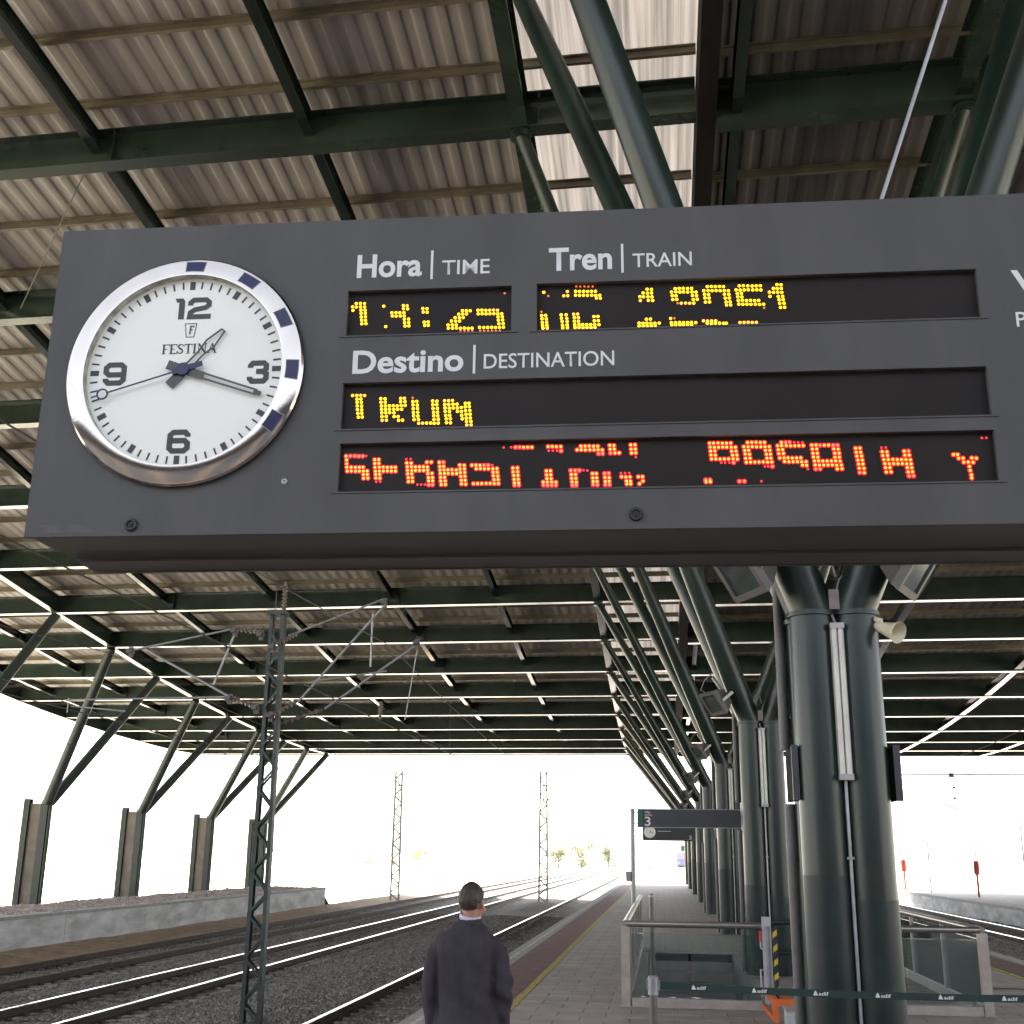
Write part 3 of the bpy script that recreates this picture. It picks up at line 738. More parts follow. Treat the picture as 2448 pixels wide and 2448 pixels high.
# ------------------------------------------------------------------ second platform on the far side
mb = MB(); mb.box(16.3, 30.5, -40, 170, -1.5, -0.20); p2 = tag(mb.obj('far_platform', 'concrete'), kind='structure')
mb = MB(); mb.box(16.22, 16.75, -40, 170, -0.33, -0.196); mb.obj('edge_coping', 'coping', p2)
mb = MB(); mb.box(16.75, 30.4, -40, 170, -0.199, -0.192); mb.obj('paving_field', 'slab_field', p2)
for i, (x, y) in enumerate(((18.2, 75), (16.9, 90))):
    t = thing('fire_post', 'red post with an orange foot on the sunlit far platform, %s' % ('the nearer one' if i == 0 else 'the one further off'), 'post', (x, y, -0.192), 0, 'red posts on the far platform')
    mb = MB(); mb.tube((0,0,1.25), (0,0,2.02), 0.17, n=14); mb.obj('red_cylinder', 'red_paint', t, True)
    mb = MB(); mb.tube((0,0,0), (0,0,1.25), 0.075, n=10); mb.obj('foot', 'orange', t, True)
    mb = MB(); mb.tube((0.02,0,2.02), (0.02,0,3.5), 0.03, n=8); mb.obj('pole', 'galv', t, True)
for i, (x, y) in enumerate(((20.9, 75), (17.4, 84), (18.6, 100))):
    t = thing('slim_pole', 'slim grey lamp pole on the far platform, %s of three' % ORD[i], 'pole', (x, y, -0.192), 0, 'slim poles on the far platform')
    mb = MB(); mb.tube((0,0,0), (0,0,4.2), 0.05, 0.035, n=10); mb.obj('shaft', 'galv', t, True)
    mb = MB(); mb.bar((0,0,4.2), (-0.6,0,4.3), 0.12, 0.06); mb.obj('lamp_head', 'galv', t)

# ------------------------------------------------------------------ glass balustrade round the stairwell
bal = thing('glass_balustrade', 'stainless and glass balustrade round the platform stairs', 'railing', (0, 0, 0))
def rail(pts, r=0.042, name='handrail', m='steel'):
    mb = MB(); mb.path(pts, r, 12); return mb.obj(name, m, bal, True)
BX0, BX1, BY0, BY1, BH_ = -0.52, 4.04, 16.7, 28.0, 1.03
rail([(BX0+0.02, BY0, BH_), (1.28, BY0, BH_)]); rail([(2.35, BY0, BH_), (BX1-0.02, BY0, BH_)])
rail([(BX0, BY0-0.02, BH_), (BX0, BY1, BH_)]); rail([(BX1, BY0-0.02, BH_), (BX1, BY1, BH_)])
rail([(1.36, BY0+0.3, 1.06), (1.9, BY0+0.3, 1.08)], 0.035, 'dark_rail', 'rubber'); rail([(1.36, BY0+0.3, 0.68), (1.9, BY0+0.3, 0.69)], 0.03, 'dark_rail', 'rubber')
def post(x, y, h=BH_, w=0.09, m='steel_matte'):
    mb = MB(); mb.box(x-w/2, x+w/2, y-w/2, y+w/2, 0.001, h-0.036); o = mb.obj('post', m, bal)
    q = MB(); q.box(x-w/2-.03, x+w/2+.03, y-w/2-.03, y+w/2+.03, 0.002, 0.014); q.obj('foot_plate', m, o)
post(BX0, BY0, w=0.115); post(BX1, BY0, w=0.115); post(1.02, BY0+0.06, 0.20, 0.05); post(3.88, BY0+0.06, 0.22, 0.05); post(-0.42, BY0+0.06, 0.22, 0.05)
yy = 19.0
while yy < 28.2:
    post(BX0, yy, w=0.05); post(BX1, yy, w=0.05); yy += 2.25
def pane(x0, x1, y, z0=0.13, z1=0.91):
    mb = MB(); mb.box(x0, x1, y-0.006, y+0.006, z0, z1); mb.obj('glass_pane', 'glass', bal)
pane(-0.44, 0.30, BY0); pane(0.33, 1.22, BY0); pane(2.4, 3.06, BY0); pane(3.09, 3.95, BY0)
yy = 16.8
while yy < 27.6:
    for x in (BX0, BX1):
        mb = MB(); mb.box(x-0.006, x+0.006, yy, yy+2.16, 0.13, 0.91); mb.obj('glass_pane', 'glass', bal)
    yy += 2.25
for (a, b) in ((-0.44, 1.24), (2.4, 3.97)):
    mb = MB(); mb.box(a, b, BY0-0.05, BY0+0.05, 0.002, 0.115); mb.obj('base_channel', 'steel_matte', bal)
for x in (BX0, BX1):
    mb = MB(); mb.box(x-0.05, x+0.05, BY0+0.12, BY1, 0.002, 0.115); mb.obj('base_channel', 'steel_matte', bal)
t = thing('slim_post', 'slim stainless post standing just inside the glass balustrade', 'post', (-0.12, 18.3, 0))
t.location = (-0.17, 17.2, -0.3)
mb = MB(); mb.tube((0,0,0.0), (0,0,1.66), 0.036, n=14); mb.obj('shaft', 'steel_dark', t, True)
mb = MB(); mb.lathe([(0.037,1.66),(0.037,1.675),(0.02,1.695),(0.001,1.70)], 14, (0,0,0), 'z'); mb.obj('cap', 'steel', t, True)

# wheelchair lift at the gate
lf = thing('platform_lift', 'small orange and grey wheelchair lift parked against the balustrade', 'lift', (1.3, 15.9, 0))
mb = MB(); mb.box(-0.055, 0.055, 0.45, 0.52, 0.12, 1.16); mb.obj('mast', 'lift_grey', lf)
mb = MB(); mb.box(-0.012, 0.012, 0.43, 0.449, 0.2, 1.05); mb.box(0.03, 0.042, 0.43, 0.449, 0.2, 1.05); mb.obj('guide_rail', 'galv', lf)
sp = MB(); sp.box(0.075, 0.125, 0.46, 0.51, 0.16, 1.04); so = sp.obj('safety_post', 'rubber', lf)
for i in range(5):
    q = MB(); z = 0.22+i*0.17; q.add([(0.074,.455,z),(0.126,.455,z+.04),(0.126,.455,z+.11),(0.074,.455,z+.07)], [(0,1,2,3)]); q.add([(0.0735,.455,z),(0.0735,.455,z+.07),(0.0735,.515,z+.03),(0.0735,.515,z-.04)], [(0,1,2,3)]); q.obj('warning_stripe', 'black_yellow', so)
mb = MB(); mb.box(-0.10, -0.07, 0.43, 0.46, 0.86, 0.99); mb.obj('red_handle', 'red_paint', lf)
mb = MB(); mb.path([(-0.085,.445,.86),(-0.085,.445,.78),(-0.05,.445,.76)], 0.010, 8); mb.obj('lever', 'lift_grey', lf, True); mb = MB(); mb.path([(-0.06,.43,.52),(-0.10,.43,.53),(-0.10,.43,.30),(-0.06,.43,.29)], 0.010, 8); mb.obj('lever', 'lift_grey', lf, True)
mb = MB(); mb.box(-0.04, 0.62, -0.45, -0.37, 0.20, 0.27); mb.box(-0.04, 0.03, -0.369, 0.44, 0.20, 0.27); mb.box(0.11, 0.18, -0.369, 0.44, 0.205, 0.265); mb.box(-0.04, 0.03, -0.45, -0.38, 0.012, 0.199); mb.box(0.55, 0.62, -0.45, -0.38, 0.012, 0.199); mb.bar((-0.02,-0.42,0.05), (-0.10,0.3,0.12), 0.035, 0.05); mb.obj('orange_frame', 'orange', lf)
bx = thing('control_cabinet', 'pale low control cabinet in front of the orange lift frame', 'cabinet', (1.52, 14.6, 0))
mb = MB(); mb.box(-0.19, 0.20, -0.2, 0.2, 0.0, 0.25); mb.obj('body', 'lift_grey', bx)
mb = MB(); mb.box(-0.20, 0.21, -0.21, 0.21, 0.251, 0.275); mb.obj('lid', 'slab', bx)

# belt barrier with its two stanchions
YB_ = 9.95
for i, x in enumerate((-0.10, 4.15)):
    t = thing('barrier_stanchion', 'stainless belt stanchion at the %s end of the green belt' % ('open paving' if i == 0 else 'far platform side'), 'stanchion', (x, YB_, 0), 0, 'belt stanchions')
    mb = MB(); mb.tube((0,0,0.02), (0,0,0.86), 0.030, n=18); mb.obj('shaft', 'steel_dark', t, True)
    mb = MB(); mb.lathe([(0.001,0.045),(0.03,0.045),(0.15,0.02),(0.16,0.0)], 28, (0,0,0), 'z'); mb.obj('base', 'steel_matte', t, True)
    mb = MB(); mb.tube((0,0,0.86), (0,0,0.985), 0.042, n=18); mb.box(-0.055,0.055,-0.012,0.012,0.895,0.965); mb.box(-0.012,0.012,-0.055,0.055,0.895,0.965); mb.lathe([(0.042,0.985),(0.035,0.997),(0.001,1.0)], 18, (0,0,0), 'z'); mb.obj('belt_head', 'galv', t)
bt_ = thing('barrier_belt', 'dark green retractable belt with white printed logos stretched past the first column', 'barrier belt', (-0.10, YB_, 0.93))
mb = MB(); n = 24; L = 4.2
def sag(x): return -0.035*(1-((x-L/2)/(L/2))**2)
for i in range(n):
    a, b = 0.045+(L-0.09)*i/n, 0.045+(L-0.09)*(i+1)/n
    mb.add([(a,0,sag(a)-.026),(b,0,sag(b)-.026),(b,0,sag(b)+.026),(a,0,sag(a)+.026),(a,.002,sag(a)-.026),(b,.002,sag(b)-.026),(b,.002,sag(b)+.026),(a,.002,sag(a)+.026)], [(0,1,2,3),(7,6,5,4),(3,2,6,7),(0,4,5,1)])
mb.obj('belt', 'belt', bt_)
for i in range(8):
    x = 0.295+0.463*i; z = sag(x+0.05)
    lettering('logo', 'adif', x+0.042, x+0.115, z-0.013, 0.024, -0.0012, 'white_print', bt_, 0.02, 'd')
    q = MB(); q.add([(x,-.0012,z-.014),(x+.036,-.0012,z-.014),(x+.019,-.0012,z+.021),(x+.010,-.0012,z+.012)], [(0,1,2,3)]); q.obj('logo_mark', 'white_print', bt_)

# ------------------------------------------------------------------ platform number sign on its pole
def number_sign(name, lab, x0, x1, y, z0, z1, flip):
    t = thing(name, lab, 'sign', (x0, y, z0)); w, h = x1-x0, z1-z0
    g = 0.09
    mb = MB(); mb.box(0 if flip else g, w-g if flip else w, -0.06, 0.06, 0, h); mb.obj('panel', 'sign', t)
    mb = MB(); a = w-g if flip else 0; mb.box(a+(0.001 if flip else 0), a+g-(0 if flip else 0.001), -0.061, 0.061, 0.001, h-0.001); mb.obj('green_end', 'sign_green', t)
    mb = MB(); mb.box(0, w, -0.065, 0.065, -0.012, -0.001); mb.box(0, w, -0.065, 0.065, h+0.001, h+0.012); mb.obj('edge_strip', 'galv', t)
    a = w-g-0.26 if flip else g+0.05
    lettering('digit', '3', a, a+0.115, 0.022, 0.168, -0.0625, 'white_print', t, 0.01)
    q = MB(); q.box(a, a+0.15, -0.0625, -0.0615, h-0.112, h-0.102); q.obj('rule', 'white_print', t)
    lettering('small_word', 'Vía', a, a+0.11, h-0.075, 0.045, -0.0625, 'white_print', t, 0.01)
    return t
number_sign('platform_sign', 'long dark platform sign with a white 3 and a green end behind the second column', -0.48, 4.2, 24.0, 2.44, 2.77, False)
pl = thing('sign_pole', 'grey pole holding the open end of the long platform sign', 'pole', (-0.58, 24.0, 0))
mb = MB(); mb.tube((0,0,0), (0,0,2.79), 0.045, n=14); mb.obj('shaft', 'galv', pl, True)
mb = MB(); mb.tube((0,0,0.02), (0,0,0.9), 0.0465, n=14); mb.obj('red_band', 'rust', pl, True)
mb = MB(); mb.bar((0.02,0,2.50), (0.10,0,2.50), 0.02, 0.02); mb.bar((0.02,0,2.71), (0.10,0,2.71), 0.02, 0.02); mb.obj('bracket', 'galv', pl)
mb = MB(); mb.box(-0.14,-0.045,-0.05,0.05,1.42,1.60); mb.obj('call_box', 'galv', pl)
db = number_sign('distant_board', 'small far departure board with round clock and green end near the sixth column', -0.95, 1.62, 59.5, 2.66, 3.55, True)
mb = MB(); mb.box(2.57, 3.0, -0.04, 0.04, 0.12, 0.20); mb.obj('bracket', 'sign', db)
mb = MB(); mb.box(0.02, 2.4, -0.11, 0.11, -0.06, -0.013); mb.obj('under_tray', 'black_steel', db)
mb = MB(); mb.lathe([(0.001,0.075),(0.225,0.075),(0.25,0.095),(0.28,0.062)], 32, (0.34, 0, 0.34)); mb.obj('clock_dial', 'dial', db, 30)
mb = MB(); mb.stroke([(0.34,0.34),(0.42,0.41)], 0.03, -0.082, -0.078); mb.stroke([(0.34,0.34),(0.52,0.29)], 0.02, -0.086, -0.083); mb.obj('clock_hand', 'hand', db)
mb = MB(); mb.box(0.72, 1.35, -0.0625, -0.0615, 0.37, 0.395); mb.obj('text_line', 'white_print', db)

# ------------------------------------------------------------------ catenary masts
def lattice_mast(x, y, h, lab, arms, detail=True):
    zb = -1.2
    t = thing('catenary_mast', lab, 'mast', (x, y, zb), 0, 'lattice catenary masts')
    w0, w1 = (0.185, 0.14) if detail else (0.30, 0.24)
    LW = 1.0 if detail else 1.7
    m_ = 'mast' if detail else 'pale_galv'
    def P(sx, sy, z): w = w0+(w1-w0)*z/h; return V3((sx*w, sy*w*1.1, z))
    for sx in (-1, 1):
        mb = MB(); p, q = P(sx, 0, 0), P(sx, 0, h); mb.bar(p, q, 0.010, 0.16, (0,1,0)); mb.bar(p+V3((-sx*.035,-.075,0)), q+V3((-sx*.035,-.075,0)), 0.060*LW, 0.010, (0,1,0)); mb.bar(p+V3((-sx*.035,.075,0)), q+V3((-sx*.035,.075,0)), 0.060*LW, 0.010, (0,1,0)); mb.obj('leg', m_, t)
    z, i = 0.15, 0
    while z < h-0.4:
        dz = 0.37 if detail else 0.5; sx = 1 if i % 2 else -1
        for yy in (-0.086, 0.086):
            mb = MB(); mb.bar(P(-sx, 0, z)+V3((0,yy,0)), P(sx, 0, z+dz)+V3((0,yy,0)), 0.045*LW, 0.010, (0,1,0)); mb.obj('lattice_bar', m_, t)
        z += dz; i += 1
    if detail:
        mb = MB(); mb.box(-0.17, 0.17, -0.17, 0.17, h-0.06, h+0.02); mb.obj('cap', 'mast', t)
    for (x1, z1), (x2, z2), r, dy in arms['tubes']:
        mb = MB(); mb.tube((x1-x, dy, z1-zb), (x2-x, dy, z2-zb), r*0.8, n=10); mb.obj('cantilever_tube', 'galv', t, True)
    for (x1, z1), (x2, z2), dy in arms['ins']:
        mb = MB(); p, q = V3((x1-x, dy, z1-zb)), V3((x2-x, dy, z2-zb)); mb.tube(p, q, 0.025, n=10)
        for k in range(6):
            c = p+(q-p)*(0.1+0.15*k); d_ = (q-p)*0.055; mb.tube(c, c+d_, 0.055, 0.035, n=12)
        mb.obj('insulator', 'ceramic', t, True)
    for (x1, z1, dy) in arms['clamps']:
        mb = MB(); c = V3((x1-x, dy, z1-zb)); mb.box(c.x-.05, c.x+.05, c.y-.10, c.y+.10, c.z-.035, c.z+.035); mb.box(c.x-.02, c.x+.06, c.y-.03, c.y+.03, c.z-.11, c.z+.08); mb.obj('clamp', 'lamp_body', t)
    return t
A1 = dict(
    tubes=[((-7.05,5.87),(-5.22,6.56),.024,-.1), ((-6.72,4.60),(-5.13,6.43),.028,-.25), ((-6.35,4.52),(-4.58,5.75),.028,.25), ((-5.43,5.28),(-5.43,6.30),.022,.0),
           ((-6.47,4.98),(-5.06,5.16),.020,-.25), ((-4.78,4.31),(-4.57,5.78),.012,.25), ((-8.15,6.02),(-10.25,5.60),.026,-.1), ((-8.10,4.70),(-9.86,5.62),.034,-.1),
           ((-8.10,5.96),(-8.46,4.94),.026,-.1), ((-8.10,4.71),(-11.41,4.66),.024,-.1), ((-11.31,4.55),(-10.2,4.45),.020,-.05), ((-11.35,4.42),(-11.35,4.7),.014,-.1)],
    ins=[((-7.25,5.72),(-6.85,5.93),-.1), ((-7.22,4.35),(-6.72,4.62),-.25), ((-7.2,4.25),(-6.4,4.50),.25), ((-7.55,5.95),(-8.15,6.02),-.1), ((-7.55,4.50),(-8.10,4.71),-.1), ((-5.2,4.3),(-5.2,4.62),.0)],
    clamps=[(-7.35,5.65,-.1), (-7.3,4.35,-.1), (-7.6,5.9,-.1), (-7.6,4.5,-.1), (-5.2,6.5,-.1), (-4.6,5.76,.2), (-10.2,5.6,-.1), (-8.13,5.98,-.1), (-8.13,4.68,-.1)])
mast1 = lattice_mast(-7.30, 21.85, 7.55, 'dark green lattice catenary mast standing between the first two tracks under the canopy', A1)
mb = MB(); mb.tube((0.10,0,7.57), (0.10,0,8.15), 0.028, n=8)
for k in range(7): mb.tube((0.10,0,7.62+k*.07), (0.10,0,7.65+k*.07), 0.055, 0.04, n=10)
mb.obj('top_insulator', 'ceramic', mast1, True)
def A_simple(x, s):
    return dict(tubes=[((x+s*.2,5.2),(x+s*2.3,6.2),.03,0), ((x+s*.2,6.1),(x+s*2.3,6.25),.025,0), ((x+s*.2,4.9),(x+s*2.0,4.6),.022,0)], ins=[((x+s*.15,5.15),(x+s*.6,5.38),0)], clamps=[(x,5.2,0),(x,6.1,0)])
lattice_mast(-7.42, 76.5, 8.2, 'sunlit lattice catenary mast beyond the canopy, rising past the heap of ballast', A_simple(-7.42, 1), False)
lattice_mast(-16.9, 77.0, 8.2, 'sunlit lattice catenary mast beyond the end of the retaining wall', A_simple(-16.9, 1), False)
lattice_mast(-7.42, 131.0, 8.2, 'distant pale lattice catenary mast between the tracks', A_simple(-7.42, 1), False)
lattice_mast(-16.9, 135.0, 8.2, 'most distant lattice catenary mast over the outer track', A_simple(-16.9, 1), False)
# overhead lines
def wires(x, zc, zm, lab, ys):
    t = thing('overhead_line', lab, 'overhead wire', (x, 0, 0), 0, 'overhead lines above the tracks')
    mb = MB(); mb.path([(0.2*(-1)**i, y, zc) for i, y in enumerate(ys)], 0.009, 6); mb.obj('contact_wire', 'wire', t, True)
    pts = []
    for a, b in zip(ys, ys[1:]):
        for k in range(8): u = k/8; pts.append((0, a+(b-a)*u, zm-0.75*4*u*(1-u)))
    pts.append((0, ys[-1], zm)); mb = MB(); mb.path(pts, 0.009, 6); mb.obj('carrier_wire', 'wire', t, True)
    for (px, py, pz) in pts[1::2]:
        if pz-zc > .2:
            mb = MB(); mb.tube((0, py, zc), (0, py, pz), 0.005, n=5); mb.obj('dropper', 'wire', t)
wires(-5.10, 4.30, 5.70, 'overhead line above the track beside the platform', [-33, 22.0, 76.5, 131, 300])
wires(-10.78, 4.40, 5.62, 'overhead line above the middle track', [-33, 22.0, 76.5, 131, 300])
wires(-14.78, 4.45, 5.7, 'overhead line above the track below the retaining wall', [-33, 22.6, 77, 135, 300])
wires(9.15, 4.35, 5.7, 'overhead line above the track on the far side of the platform', [-33, 20, 60, 120, 300])
t = thing('headspan', 'grey overhead crossarm with hanging insulators above the far tracks', 'overhead arm', (11.2, 60, 5.76))
mb = MB(); mb.tube((-3.5,0,0), (12,0,0.12), 0.035, n=10); mb.obj('arm_tube', 'galv', t, True)
mb = MB(); mb.tube((2.6,0,-0.08),(2.6,0,0.12),0.14,0.10,n=10); mb.tube((2.62,0,-0.6),(2.6,0,-0.08),0.012,n=6)
for k in (0.55, 1.05): mb.tube((2.66,0,-k-.06),(2.66,0,-k+.05),0.085,0.06,n=10)
mb.tube((2.1,0,-1.28),(2.75,0,-1.55),0.03,n=8); mb.obj('insulator_string', 'ceramic', t, True)
mb = MB(); mb.tube((12,0,-6.9),(12,0,0.6),0.14,0.10,n=12); mb.obj('support_mast', 'galv', t, True)
